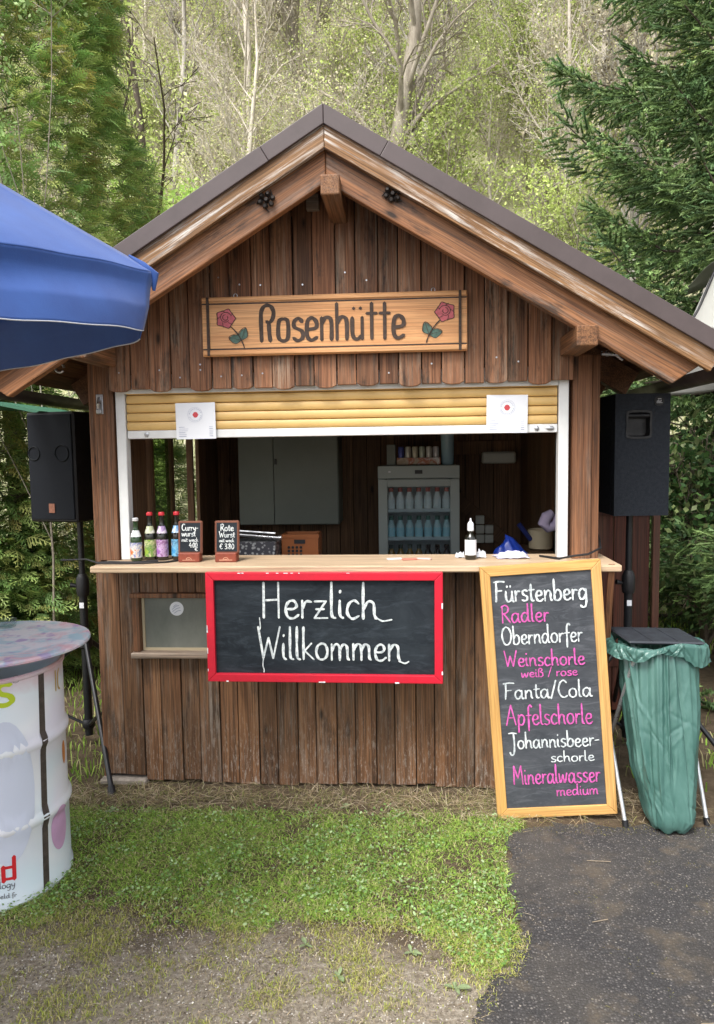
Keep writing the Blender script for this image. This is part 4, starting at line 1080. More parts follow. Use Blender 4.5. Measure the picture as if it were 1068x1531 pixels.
mb = MB(); ribbon(mb, [(A(.5), .80), (A(.2), .725)], .010, 0, base=.0014, wob=0, fn=cylfn()); ribbon(mb, [(A(7), .80), (A(4), .78), (A(4), .735), (A(7), .722)], .009, 1, base=.0014, wob=0, fn=cylfn()); mb.build('lettering', plain('ochre_print', (.55, .36, .10), .4), dr)
# inside and top disc on a short post
mb = MB(); mb.lathe([(.002, DH-.5), (DR-.012, DH-.5), (DR-.012, DH-.49)], 48, cap=False); mb.build('drum_inside', M['dark'], dr)
mb = MB(); mb.tube([(0, 0, .35), (0, 0, TZ_)], .05, 16); mb.build('top_post', M['dark'], dr)
def top_mat():
    m, t, b, o = nt('paint_stained_top')
    tc = t.nodes.new('ShaderNodeTexCoord').outputs['Object']
    n1 = noise(t, tc, 9, 5, .6, .7); n2 = noise(t, tc, 7, 5, .6, .9); n3 = noise(t, tc, 14, 5, .6)
    col = mix(t, ramp(t, n1, [(.46, 0), (.6, .85)]), (.78, .74, .80), (.40, .60, .72))
    col = mix(t, ramp(t, n2, [(.5, 0), (.64, .8)]), col, (.80, .46, .52))
    col = mix(t, ramp(t, n3, [(.56, 0), (.66, .8)]), col, (.46, .34, .60))
    t.links.new(col, b.inputs['Base Color']); b.inputs['Roughness'].default_value = .25; return m
TR = .345
mb = MB(); mb.lathe([(.001, TZ_), (TR-.012, TZ_), (TR-.002, TZ_+.005), (TR, TZ_+.012), (TR-.003, TZ_+.019), (TR-.012, TZ_+.022), (.001, TZ_+.022)], 72, cap=False); mb.build('table_top', top_mat(), dr, (.05, .0, .0), smooth=True)
mb = MB(); rr_ = random.Random(4); mb.tube([(.268, .06, TZ_), (.275, .05, .875), (.262, .05, .865), (.265, .052, .845)], .002, 5); mb.build('string', M['paper'], dr)
# little glass ashtray at the table's back (cut by the picture edge)
mb = MB(); mb.lathe([(.001, 0), (.035, 0), (.042, .03), (.038, .032), (.03, .006), (.001, .006)], 20, cap=False)
tag(mb.build('glass_bowl', glass('clear_tint_glass', (.92, .96, .95), .05, .88), None, (DX-.02, DY+.22, TZ_+.0222), smooth=True), 'small clear glass bowl on the round barrel table top', 'bowl')

# ------------------------------------------------------------------ blue parasol
pz = 2.105; PC = Vector((-.372, -1.36, pz))
e1 = Vector((-.36, -.933, 0)); e2 = Vector((-.933, .36, 0)); S_ = 2.3
cen = PC+(e1+e2)*(S_/2); APX = .85
par = thing('blue_parasol', 'large bright blue parasol with a white piped hem hanging in from the left', 'parasol', (cen.x, cen.y, 0))
def fab(name, c, c2, rough=.62, sheen=.2, transl=.12):
    m, t, b, o = nt(name)
    tc = t.nodes.new('ShaderNodeTexCoord').outputs['Object']
    f = noise(t, tc, 5, 5, .65)
    col = ramp(t, f, [(.35, c2), (.65, c)])
    wv = noise(t, tc, 420, 2, .5)
    t.links.new(col, b.inputs['Base Color']); b.inputs['Roughness'].default_value = rough; b.inputs['Sheen Weight'].default_value = sheen
    bump(t, b, mix(t, .5, f, wv), .18, .006)
    tr = t.nodes.new('ShaderNodeBsdfTranslucent'); t.links.new(col, tr.inputs[0])
    ms = t.nodes.new('ShaderNodeMixShader'); ms.inputs[0].default_value = transl
    t.links.new(b.outputs[0], ms.inputs[1]); t.links.new(tr.outputs[0], ms.inputs[2]); t.links.new(ms.outputs[0], o.inputs[0])
    return m
M['blue'] = fab('blue_fabric', (.020, .085, .33), (.013, .060, .26), transl=.02)
corners = [PC, PC+e1*S_, PC+(e1+e2)*S_, PC+e2*S_]
loc0 = Vector((cen.x, cen.y, 0))
for q in range(4):
    a, b_ = corners[q], corners[(q+1) % 4]; n1, n2 = 70, 40
    if q == 3: a, b_ = b_, a; 
    outn = ((a+b_)/2-cen); outn.z = 0; outn.normalize()
    V = []
    def surf(s, t):
        """s along the edge 0..1, t 0 edge .. 1 apex"""
        e = a.lerp(b_, s); ap = Vector((cen.x, cen.y, pz+APX))
        p = e.lerp(ap, t)
        half = 1-abs(2*s-1)
        sag = -.10*math.sin(PI*min(1, t*1.0))*half**.7*(1-t)**.5
        edge_lift = .045*half*(1-t)**3
        dip = -.080*math.exp(-t/.085)*min(1, half*1.3)
        wr = .004*math.sin(19*s+8*t)*math.exp(-t*5)*min(1, half*4)+.0015*math.sin(61*s+3)*math.exp(-t*9)
        p.z += sag+edge_lift*.3+dip+wr
        return p
    for j in range(n2):
        for i in range(n1): V.append(surf(i/(n1-1), (j/(n2-1))**1.5)-loc0)
    idx = np.arange(n1*n2).reshape(n2, n1)
    F = np.stack([idx[:-1, :-1], idx[:-1, 1:], idx[1:, 1:], idx[1:, :-1]], -1).reshape(-1, 4)
    me = npmesh('canopy_panel', np.array([tuple(v) for v in V]), [F]); me.polygons.foreach_set('use_smooth', [True]*len(me.polygons))
    o = link('canopy_panel', me, M['blue'], par); md = o.modifiers.new('thick', 'SOLIDIFY'); md.thickness = .0015; md.offset = -1
    # valance
    V = []; hem = []; n3 = 26
    for j in range(n3):
        t = j/(n3-1)
        for i in range(n1):
            s = i/(n1-1); p = surf(s, 0)-loc0
            half = 1-abs(2*s-1); c_end = math.exp(-min(s, 1-s)/.06)
            bulge = -.012*math.sin(PI*min(1, t/.6))*(1 if t < .6 else 0)+.060*max(0, t-.2)/.8+.012*math.sin(PI*t)*math.sin(9*s+1)+.004*t*math.sin(17*s)
            inw = -.055*t*c_end
            dirn = (b_-a).normalized()*(1 if s < .5 else -1)
            q_ = p+outn*(bulge*(1-c_end*.6)+inw*.0)+dirn*(.085*t*c_end)
            q_.z -= .172*t*(1-.05*half)
            V.append(q_)
            if j == n3-1: hem.append(q_)
    idx = np.arange(n1*n3).reshape(n3, n1)
    F = np.stack([idx[:-1, :-1], idx[:-1, 1:], idx[1:, 1:], idx[1:, :-1]], -1).reshape(-1, 4)
    me = npmesh('valance', np.array([tuple(v) for v in V]), [F]); me.polygons.foreach_set('use_smooth', [True]*len(me.polygons))
    o = link('valance', me, M['blue'], par); md = o.modifiers.new('thick', 'SOLIDIFY'); md.thickness = .0015; md.offset = 0
    mb = MB(); mb.tube(hem, .0017, 6); mb.build('piping', plain('pale_piping', (.55, .56, .60), .8) if q == 0 else bpy.data.materials['pale_piping'], o, smooth=True)
for c in corners:
    mb = MB(); d = c-loc0; k = Vector((-d.x, -d.y, 0)).normalized()
    p0 = Vector((0, 0, pz+APX-.03)); mb.tube([p0, Vector((d.x, d.y, pz-.012))], .010, 8); mb.build('rib', M['blackmetal'], par, smooth=True)
    # cap pocket at the corner
    mb = MB(); mb.tube([Vector((d.x, d.y, pz+.012))+k*.07+Vector((0, 0, .030)), Vector((d.x, d.y, pz+.004))+k*.035+Vector((0, 0, .012)), Vector((d.x, d.y, pz-.008))+k*.004, Vector((d.x, d.y, pz-.05))+k*.006], [.003, .013, .015, .004], 12)
    mb.build('corner_pocket', M['blue'], par, smooth=True)
mb = MB(); mb.tube([(0, 0, 0), (0, 0, pz+APX+.04)], .025, 14); mb.build('pole', M['alu'], par, smooth=True)
mb = MB(); mb.lathe([(.25, 0), (.25, .06), (.05, .08), (.035, .3)], 28); mb.build('base', M['concrete'], par, smooth=True)

# ------------------------------------------------------------------ cream parasol at the right behind the hut
cp = thing('cream_parasol', 'grey white market parasol behind the right eave of the hut', 'parasol', (3.55, 1.55, 0))
cmat = fab('cream_fabric', (.50, .50, .46), (.44, .44, .40), transl=.3)
def lp(*p): return Vector(p)-Vector((3.55, 1.55, 0))
CT = lp(2.215, 1.3, 2.74); CB = lp(2.02, 1.30, 2.32); CBB = lp(1.93, 1.5, 1.945)
def quadgrid(name, A_, B_, C_, D_, n=24, bulge=.06, m=None):
    """A-B top edge, D-C bottom edge"""
    V = []
    for j in range(n):
        t = j/(n-1)
        for i in range(n):
            s = i/(n-1); p = A_.lerp(B_, s).lerp(D_.lerp(C_, s), t)
            p = p+Vector((-.5, -1, .2)).normalized()*bulge*math.sin(PI*t)*(.4+.6*math.sin(PI*s))+Vector((0, 0, 1))*.015*math.sin(9*s+4*t)
            V.append(tuple(p))
    idx = np.arange(n*n).reshape(n, n)
    F = np.stack([idx[:-1, :-1], idx[:-1, 1:], idx[1:, 1:], idx[1:, :-1]], -1).reshape(-1, 4)
    me = npmesh(name, np.array(V), [F]); me.polygons.foreach_set('use_smooth', [True]*len(me.polygons))
    o = link(name, me, m, cp); md = o.modifiers.new('thick', 'SOLIDIFY'); md.thickness = .002
    return o
APc = Vector((0, 0, 3.2))
quadgrid('canopy_panel', CT, lp(3.4, .2, 2.9), lp(3.3, .2, 2.25), CB, m=cmat, bulge=-.04)
quadgrid('canopy_panel', CT, APc, APc+Vector((0, 0, -.05)), lp(3.4, .2, 2.9), m=cmat)
quadgrid('canopy_panel', CT, lp(2.4, 2.9, 2.75), APc+Vector((0, 0, -.03)), APc, m=cmat)
quadgrid('lower_flap', CB, lp(3.3, .2, 2.2), lp(3.2, .6, 1.96), CBB, m=cmat, bulge=.03)
mb = MB(); mb.tube([CT, CT.lerp(CB, .3)+Vector((-.0, 0, -.012)), CT.lerp(CB, .7)+Vector((.012, 0, -.012)), CB], .008, 8); mb.build('black_edging', M['black'], cp, smooth=True)
mb = MB(); mb.box(-.02, .03, -.02, .02, -.045, .03, c=.005); mb.build('corner_cap', M['paper'], cp, tuple(CT), (0, R(18), 0))
mb = MB(); mb.tube([(0, 0, 0), (0, 0, 3.22)], .03, 12); mb.build('pole', M['alu'], cp, smooth=True)
mb = MB(); mb.lathe([(.25, 0), (.25, .06), (.05, .08)], 24); mb.build('base', M['concrete'], cp)
# green awning at the far left, only its edge shows
ga = thing('green_awning', 'strip of dark green awning below the left eave at the picture edge', 'awning', (-2.3, 1.0, 1.86))
mb = MB(); mb.prism([(-.9, .10), (.30, .055), (.52, .0), (.50, -.012), (.28, .035), (-.9, .07)], -.3, .4); mb.build('canvas', plain('green_canvas', (.03, .12, .07), .7), ga)
mb = MB(); mb.tube([(-.8, 0, -1.86), (-.8, 0, .07)], .02, 10); mb.build('pole', M['alu'], ga)

# ------------------------------------------------------------------ things on the counter
CZ = 1.1005
def bottle(x, y, label, mat, cap, lab1, lab2, h=.215):
    t = thing('bottle', label, 'bottle', (x, y, CZ), rng.uniform(-.3, .3), 'drink bottles at the left end of the counter')
    mb = MB(); mb.lathe([(.024, 0), (.027, .004), (.027, h*.50), (.024, h*.58), (.014, h*.72), (.0115, h*.80), (.0115, h*.94), (.013, h*.95), (.013, h*.975), (.0115, h*.98)], 24)
    mb.build('glass_body', mat, t, smooth=True)
    mb = MB(); mb.lathe([(.0278, h*.08), (.0278, h*.44)], 24, cap=False); mb.build('label', lab1, t, smooth=True)
    mb = MB(); mb.lathe([(.0245, h*.575), (.0165, h*.70), (.0152, h*.725)], 24, cap=False); mb.build('neck_label', lab2, t, smooth=True)
    mb = MB(); mb.lathe([(.0135, h*.945), (.0145, h*.95), (.0145, h*1.0), (.011, h*1.02)], 20); mb.build('cap', cap, t, smooth=True)
def duo(name, a, b_, c, sc_=26):
    m, t, b, o = nt(name); tc = t.nodes.new('ShaderNodeTexCoord').outputs['Object']
    f = noise(t, tc, sc_, 3, .6, .5); t.links.new(ramp(t, f, [(.38, a), (.47, b_), (.56, c), (.66, (.75, .75, .72))]), b.inputs['Base Color']); return m
capred = plain('red_cap', (.5, .02, .03), .4); capw = plain('white_cap', (.6, .6, .6), .4)
bottle(-.968, -.02, 'green bottle with white cap and orange white label, leftmost on the counter', M['bottle_green'], capw, duo('orange_label', (.65, .16, .03), (.75, .72, .68), (.1, .14, .4)), M['paper'], .20)
bottle(-.906, .00, 'red capped dark bottle with green yellow label, second from the left', M['bottle_dark'], capred, duo('green_label', (.30, .45, .05), (.12, .25, .06), (.6, .6, .3)), duo('n_green', (.6, .62, .4), (.4, .45, .25), (.6, .6, .5)), .225)
bottle(-.848, -.00, 'red capped dark bottle with purple label, third from the left', M['bottle_dark'], capred, duo('purple_label', (.30, .10, .40), (.55, .40, .6), (.2, .05, .2)), duo('n_purple', (.5, .42, .6), (.3, .2, .4), (.7, .6, .7)), .225)
bottle(-.782, .02, 'red capped bottle with bright blue label, rightmost of the four bottles', M['bottle_dark'], capred, duo('blue_label', (.05, .30, .60), (.2, .5, .7), (.05, .15, .3)), duo('n_blue', (.25, .5, .75), (.1, .3, .6), (.6, .7, .8)), .225)
def pricecard(x, y, label, lines_, grp='price boards on the counter'):
    t = thing('price_board', label, 'price board', (x, y, CZ), 0, grp)
    mb = MB(); mb.box(-.05, .05, -.028, .028, 0, .042, c=.003); mb.build('stand', M['terracotta'], t)
    mb = MB(); mb.box(-.058, .058, -.007, .007, .036, .190, c=.005); mb.build('frame', plain('brown_card_frame', (.16, .055, .03), .5) if 'brown_card_frame' not in bpy.data.materials else bpy.data.materials['brown_card_frame'], t, rot=(R(-6), 0, 0))
    mb = MB(); mb.box(-.048, .048, -.0082, -.0072, .046, .180); s_ = mb.build('slate', M['slate_dark'], t, rot=(R(-6), 0, 0))
    mb = MB()
    for i, (s, a, c, z, cp_, w_) in enumerate(lines_): text(mb, s, a, z, c, z, cp_, w_, base=.0086, seed=i, jit=.01)
    mb.build('lettering', M['chalk'], t, rot=(R(-6), 0, 0))
    mb = MB()
    pts = [(.012*math.cos(a), .012+.010*math.sin(a)) for a in np.linspace(0, PI, 9)]
    ribbon(mb, pts, .003, 0, base=.0284); ribbon(mb, [(-.03, .010), (.03, .010)], .004, 1, base=.0284, wob=.4); ribbon(mb, [(-.006, .014), (.006, .014)], .003, 2, base=.0284)
    mb.build('stamp_print', plain('pale_orange_print', (.6, .3, .2), .6) if 'pale_orange_print' not in bpy.data.materials else bpy.data.materials['pale_orange_print'], t)
pricecard(-.697, -.055, 'small framed price slate for curry sausage, left of the two', [('Curry-', -.040, .040, .145, .030, .0042), ('wurst', -.040, .028, .118, .028, .0042), ('mit weck', -.040, .040, .093, .018, .0030), ('4.00', -.004, .036, .066, .022, .0034), ('€', .022, .038, .050, .016, .0028)])
pricecard(-.523, -.055, 'small framed price slate for red sausage, right of the two', [('Rote', -.030, .034, .142, .032, .0042), ('Wurst', -.036, .040, .112, .028, .0042), ('mit weck', -.036, .036, .090, .017, .0028), ('€ 3.80', -.034, .036, .058, .024, .0034)])
# sauce bottle
sb = thing('sauce_bottle', 'black pump bottle with white label and white nozzle standing alone on the counter', 'bottle', (.605, -.02, CZ))
mb = MB(); mb.lathe([(.024, 0), (.026, .004), (.026, .098), (.022, .108), (.010, .122), (.010, .135)], 24); mb.build('bottle_body', M['bottle_dark'], sb, smooth=True)
mb = MB(); mb.lathe([(.0266, .022), (.0266, .092)], 24, cap=False); mb.build('label', M['paper'], sb, smooth=True)
mb = MB(); mb.lathe([(.0135, .132), (.0150, .136), (.0135, .165), (.009, .172), (.004, .178), (.003, .190)], 18); mb.build('nozzle', M['paper'], sb, smooth=True)
# napkins and papers
def crumple(name, label, x, y, sx, sy, h, mat, seed, cat='napkin'):
    rs_ = np.random.RandomState(seed); n = 9; gx, gy = np.meshgrid(np.linspace(-1, 1, n), np.linspace(-1, 1, n), indexing='ij')
    z = np.abs(rs_.normal(0, 1, (n, n)))*h*.35+h*.4*np.exp(-(gx**2+gy**2)*1.2); z[0] = z[-1] = h*.1; z[:, 0] *= .3; z[:, -1] *= .3
    V = np.stack([gx*sx+rs_.normal(0, sx*.06, (n, n)), gy*sy+rs_.normal(0, sy*.06, (n, n)), z+.001], -1).reshape(-1, 3)
    idx = np.arange(n*n).reshape(n, n); F = np.stack([idx[:-1, :-1], idx[1:, :-1], idx[1:, 1:], idx[:-1, 1:]], -1).reshape(-1, 4)
    o = link(name, npmesh(name, V, [F]), mat, None, (x, y, CZ)); md = o.modifiers.new('thick', 'SOLIDIFY'); md.thickness = .001; md.offset = 1
    return tag(o, label, cat)
crumple('paper_napkin', 'crumpled white napkin left of the black sauce bottle', .560, .04, .022, .02, .028, M['paper'], 1)
crumple('paper_napkin', 'crumpled white napkin right of the black sauce bottle', .655, .03, .024, .02, .036, M['paper'], 2)
crumple('paper_sheet', 'loose pale lilac sheets lying on the counter in front of the blue bag', .80, .03, .075, .05, .03, plain('pale_sheet', (.62, .60, .78), .6), 3, 'paper')
rr = random.Random(2)
for k, (x, y, c, l) in enumerate(((.255, -.02, (.7, .7, .7), 'white wooden skewer wrapper on the counter before the fridge'), (.325, -.03, (.55, .2, .15), 'small red packet on the counter between white wrappers'), (.39, -.02, (.72, .5, .45), 'pinkish flat packet on the counter, rightmost of the bits before the fridge'))):
    mb = MB(); mb.box(-.035, .035, -.014, .014, 0, .007, c=.002); o = mb.build('small_packet', plain('packet_%d' % k, c, .5), None, (x, y, CZ), (0, 0, rr.uniform(-.3, .3))); tag(o, l, 'packet')
# cables
mb = MB(); mb.tube([(-1.30, -.10, 1.115), (-1.16, -.14, 1.125), (-1.10, -.15, 1.108), (-1.02, -.14, 1.106), (-.90, -.13, 1.105), (-.80, -.10, 1.105), (-.74, -.03, 1.106), (-.72, .05, 1.12)], .0045, 8)
mb.tube([(-1.12, -.12, 1.106), (-1.05, -.13, 1.112), (-.95, -.11, 1.106), (-.85, -.06, 1.106)], .004, 8)
tag(mb.build('power_cable', M['cable'], None, smooth=True), 'black cable lying along the left end of the counter', 'cable')
mb = MB(); mb.tube([(.93, .05, 1.105), (1.0, -.05, 1.107), (1.06, -.09, 1.125), (1.12, -.08, 1.13), (1.19, -.02, 1.15), (1.21, .1, 1.19), (1.24, .3, 1.23)], .005, 8)
tag(mb.build('power_cable', M['cable'], None, smooth=True), 'black cable running over the right end of the counter to the loudspeaker', 'cable')

# ------------------------------------------------------------------ inside the hut
cb = thing('wall_cabinet', 'large grey two door cabinet on the back wall inside the hut', 'cabinet', (-.525, 1.9, 1.40))
mb = MB(); mb.box(-.36, .355, -.13, .17, -.31, .35, c=.004); mb.build('case', M['greycab'], cb)
for a, b_ in ((-.355, -.105), (-.101, .350)):
    mb = MB(); mb.box(a, b_, -.15, -.131, -.305, .345, c=.003); mb.build('door', M['greycab'], cb)
mb = MB(); mb.box(-.095, -.08, -.16, -.151, .12, .16); mb.build('handle', M['black'], cb)
fg = thing('drinks_fridge', 'grey glass door drinks fridge inside the hut full of bottles', 'fridge', (.388, 1.80, 0))
mb = MB(); mb.box(-.27, -.225, -.28, .28, .05, 1.50); mb.box(.225, .27, -.28, .28, .05, 1.50); mb.box(-.225, .225, .25, .28, .05, 1.50); mb.box(-.225, .225, -.28, .25, 1.42, 1.50); mb.box(-.225, .225, -.28, .25, .05, .12); mb.build('cabinet', M['fridge'], fg)
mb = MB(); mb.box(-.27, .27, -.312, -.284, 1.42, 1.505, c=.004); hp = mb.build('header', M['fridge'], fg)
mb = MB(); mb.box(-.025, .025, -.316, -.3125, 1.45, 1.475); mb.build('display', M['black'], fg)
mb = MB(); mb.box(-.20, -.185, -.316, -.3125, 1.46, 1.47); mb.build('badge', M['paper'], fg)
mb = MB()
for (a, b_, c, d) in ((-.268, -.208, .06, 1.414), (.208, .268, .06, 1.414), (-.2075, .2075, 1.365, 1.414), (-.2075, .2075, .06, .12)): mb.box(a, b_, -.312, -.284, c, d, c=.002)
mb.build('door_frame', M['fridge'], fg)
mb = MB(); mb.box(-.207, .207, -.30, -.294, .121, 1.364); mb.build('door_glass', M['fglass'], fg)
shelfz = (.42, .6, .825, 1.015, 1.205)
for z in shelfz:
    mb = MB(); mb.box(-.224, .224, -.27, .24, z-.006, z, c=.001); mb.box(-.224, .224, -.277, -.2705, z-.012, z+.012); mb.build('shelf', plain('fridge_shelf', (.5, .6, .62), .4) if 'fridge_shelf' not in bpy.data.materials else bpy.data.materials['fridge_shelf'], fg)
mb = MB(); mb.box(-.224, .224, .235, .249, .12, 1.42); mb.build('back_liner', plain('fridge_liner', (.85, .92, .93), .5), fg)
def fbottle(cols, h):
    mb = MB(); mb.lathe([(.024, 0), (.0275, .004), (.0275, h*.55), (.015, h*.76), (.011, h*.86)], 14, 0); mb.lathe([(.0282, h*.10), (.0282, h*.48)], 14, 1, cap=False); mb.lathe([(.016, h*.82), (.016, h)], 12, 2)
    return mb.mesh('fridge_bottle', smooth=True), cols
capk = plain('dark_cap', (.03, .06, .05), .5)
rows = [(1.2055, .150, 'clear_fb', (.82, .90, .90), (.78, .90, .92), (.50, .07, .05), 'clear bottle with a red cap on the top shelf of the fridge'),
        (1.0155, .150, 'teal_fb', (.55, .80, .84), (.40, .76, .86), (.05, .18, .14), 'teal bottle with a dark green cap on the second shelf of the fridge')]
for z, h, nm, c1, c2, c3, lab in rows:
    me, _ = fbottle(None, h); mm_ = [plain(nm+'_a', c1, .2), plain(nm+'_b', c2, .5), plain(nm+'_c', c3, .4)]
    for x in mm_: me.materials.append(x)
    for k in range(7):
        o = bpy.data.objects.new('fridge_bottle', me); COL.objects.link(o); o.location = (.388-.186+k*.062, 1.80-.235, z); tag(o, lab, 'bottle', 'bottles standing in the glass fridge')
me, _ = fbottle(None, .145)
mm_ = [plain('amber_fb_a', (.38, .22, .05), .2), plain('amber_fb_b', (.62, .40, .10), .5), capk]
for x in mm_: me.materials.append(x)
me2 = me.copy(); me2.materials.clear()
for x in (plain('cola_fb_a', (.03, .012, .01), .2), plain('cola_fb_b', (.12, .03, .04), .5), plain('cola_fb_c', (.3, .05, .08), .5)): me2.materials.append(x)
for k in range(7):
    o = bpy.data.objects.new('fridge_bottle', me if k < 4 else me2); COL.objects.link(o); o.location = (.388-.186+k*.062, 1.80-.235, .690-.245+.0)
    o.location.z = .8255
    tag(o, 'amber bottle on the lowest visible shelf of the fridge' if k < 4 else 'dark red bottle on the lowest visible shelf of the fridge', 'bottle', 'bottles standing in the glass fridge')
# on the fridge: tray with cans, grey box, big clear bottle
mb = MB(); mb.box(-.145, .145, -.08, .08, 0, .006); mb.box(-.145, .145, -.08, -.074, 0, .05); mb.box(-.145, .145, .074, .08, 0, .05); mb.box(-.145, -.139, -.074, .074, .0, .05); mb.box(.139, .145, -.074, .074, .0, .05)
tag(mb.build('cardboard_tray', duo('tray_print', (.4, .3, .2), (.5, .42, .32), (.45, .12, .05), 12), None, (.39, 1.64, 1.506)), 'printed cardboard tray of cans on top of the fridge', 'tray')
canc = [(.08, .10, .35), (.62, .60, .52), (.66, .60, .45), (.55, .60, .50), (.66, .64, .58), (.60, .58, .60)]
for k in range(6):
    mb = MB(); mb.lathe([(.017, 0), (.0205, .006), (.0205, .108), (.017, .118)], 16)
    o = mb.build('drink_can', plain('can_%d' % k, canc[k], .35, .3), None, (.39-.118+k*.047, 1.62, 1.5125), smooth=True)
    tag(o, ['blue drink can, leftmost in the tray on the fridge', 'silvery drink can second from left in the tray', 'yellowish drink can third from left in the tray', 'greenish silver drink can fourth from left in the tray', 'pale drink can fifth from left in the tray', 'grey lilac drink can, rightmost in the tray on the fridge'][k], 'can', 'cans in the tray on the fridge')
mb = MB(); mb.box(-.03, .03, -.06, .06, 0, .14, c=.003); tag(mb.build('grey_carton', M['greycab'], None, (.205, 1.66, 1.506)), 'grey carton left of the can tray on the fridge', 'carton')
mb = MB(); mb.lathe([(.035, 0), (.042, .01), (.044, .2), (.046, .30), (.03, .34), (.018, .36), (.018, .39)], 18); tag(mb.build('water_canister', plain('pale_blue_plastic', (.30, .46, .55), .25), None, (.585, 1.62, 1.506), smooth=True), 'tall pale blue clear plastic canister at the right end of the fridge top', 'canister')
# back wall fittings
mb = MB(); mb.box(-.12, .12, -.05, .05, -.042, .042, c=.012); tag(mb.build('wall_lamp', plain('off_white_plastic', (.6, .62, .56), .5), None, (.97, 2.0, 1.545)), 'white oblong wall lamp on the back wall right of the fridge', 'lamp')
sk = thing('socket_panel', 'white block of wall sockets low on the back wall right of the fridge', 'sockets', (.875, 2.05, 1.0))
for x, z in ((-.033, .09), (-.033, .02), (.033, .02), (-.033, -.05), (.033, -.05)):
    mb = MB(); mb.box(x-.03, x+.03, -.02, .02, z-.031, z+.031, c=.003); mb.lathe([(.010, 0), (.010, .001)], 12, 0) if False else None; mb.build('socket', bpy.data.materials['off_white_plastic'], sk)
# blue bag
rs_ = np.random.RandomState(9); nu, nv = 40, 20; V = []
for j in range(nv):
    v = j/(nv-1); r_ = max(0, 1-v**2.6)**.5*(.85+.15*math.sin(6*v)); z = .27*v
    for i in range(nu):
        t_ = 2*PI*i/nu; d = 1+.10*math.sin(5*t_+3*v)+.07*math.sin(11*t_-5*v)+rs_.normal(0, .012)
        V.append((.14*r_*d*math.cos(t_)+(.03*math.sin(5*v)), .11*r_*d*math.sin(t_), z*(1+.12*math.cos(t_+.5))))
idx = np.arange(nu*nv).reshape(nv, nu); nx = np.roll(idx, -1, 1)
me = npmesh('blue_plastic_bag', np.array(V), [np.stack([idx[:-1], nx[:-1], nx[1:], idx[1:]], -1).reshape(-1, 4)]); me.polygons.foreach_set('use_smooth', [True]*len(me.polygons))
tag(link('blue_plastic_bag', me, M['bluebag'], None, (.85, .45, .86)), 'shiny dark blue plastic bag bulging up behind the counter on the right', 'bag')
mb = MB(); mb.box(-.25, .25, -.2, .2, 0, .84, c=.01); tag(mb.build('base_cupboard', M['inner'], None, (.85, .48, .02)), 'brown base cupboard under the blue plastic bag inside the hut', 'cupboard')
mb = MB(); mb.tube([(0, 0, 0), (.07, .02, -.09)], .014, 12); mb.tube([(.012, -.012, -.01), (.05, -.003, -.06)], .004, 6)
tag(mb.build('blue_torch', plain('navy_plastic', (.02, .03, .14), .35), None, (.935, .75, 1.185), smooth=True), 'slim navy stick hanging on the inside wall above the blue bag', 'torch')
mb = MB(); mb.lathe([(.05, 0), (.065, .01), (.072, .11), (.066, .115), (.06, .02)], 24); tag(mb.build('beige_bucket', M['beige'], None, (1.065, .80, 1.035), smooth=True), 'beige bucket beside the right window frame inside the hut', 'bucket')
mb = MB(); mb.box(-.09, .055, -.15, .25, -1.0, 0, c=.005); tag(mb.build('side_shelf', M['inner'], None, (1.07, .80, 1.033)), 'narrow wooden shelf carrying the beige bucket inside the hut', 'shelf')
mb = MB(); mb.tube([(.0, 0, .02), (-.03, -.01, .0), (-.045, -.01, -.035), (-.02, 0, -.06), (.02, 0, -.05), (.04, 0, .0), (.05, 0, .02)], [.02, .03, .032, .028, .03, .028, .01], 12)
tag(mb.build('lilac_cloth', M['lilac'], None, (1.08, .55, 1.245), smooth=True), 'crumpled lilac cloth hanging inside beside the right window frame', 'cloth')
mb = MB(); mb.box(-.012, .012, 0, .3, -.34, .34, c=.003); tag(mb.build('dark_green_panel', plain('dark_green_paint', (.02, .07, .06), .4), None, (1.115, .30, 1.36)), 'dark green panel inside the right window frame', 'panel')
# patterned box with steel tubes, orange crate
mb = MB(); mb.box(-.12, .12, -.1, .1, 0, .115, c=.004)
def patt():
    m, t, b, o = nt('patterned_box'); tc = t.nodes.new('ShaderNodeTexCoord').outputs['Object']
    vo = N(t, 'ShaderNodeTexVoronoi'); vo.inputs['Scale'].default_value = 60; t.links.new(tc, vo.inputs['Vector'])
    t.links.new(ramp(t, vo.outputs['Distance'], [(.3, (.32, .33, .33)), (.5, (.04, .04, .05))]), b.inputs['Base Color']); return m
tag(mb.build('patterned_box', patt(), None, (-.50, .50, 1.02)), 'grey black patterned box behind the right price board', 'box')
mb = MB(); mb.box(-.40, .40, -.2, .2, 0, .98, c=.01); tag(mb.build('inner_worktop', M['inner'], None, (-.30, .56, .035)), 'dark worktop cupboard inside the hut below the patterned box', 'cupboard')
mb = MB(); mb.tube([(-.13, 0, .02), (.13, -.02, 0)], .010, 10); mb.tube([(.125, -.02, 0), (.14, -.021, 0)], .015, 10); mb.tube([(-.12, .03, .035), (.10, .02, .02)], .007, 8)
tag(mb.build('steel_tube', M['steel'], None, (-.49, .45, 1.152), smooth=True), 'bare steel tubes lying on the patterned box', 'tube')
cr = thing('orange_crate', 'orange brown plastic drinks crate inside the hut right of the patterned box', 'crate', (-.27, .62, 1.018), 0)
mb = MB(); mb.box(-.10, .10, -.08, -.072, 0, .14); mb.box(-.10, .10, .072, .08, 0, .14); mb.box(-.10, -.092, -.072, .072, 0, .14); mb.box(.092, .10, -.072, .072, 0, .14); mb.box(-.105, .105, -.085, -.0805, .12, .14); mb.build('crate_wall', M['orange'], cr)
mb = MB(); mb.box(-.03, .03, -.087, -.0855, .09, .112); mb.build('grip_hole', M['black'], cr)
mb = MB()
for i in range(4):
    for j in range(3): mb.lathe([(.008, 0), (.008, .004)], 6, 0, (-.06+i*.022, -.0, .03+j*.02))
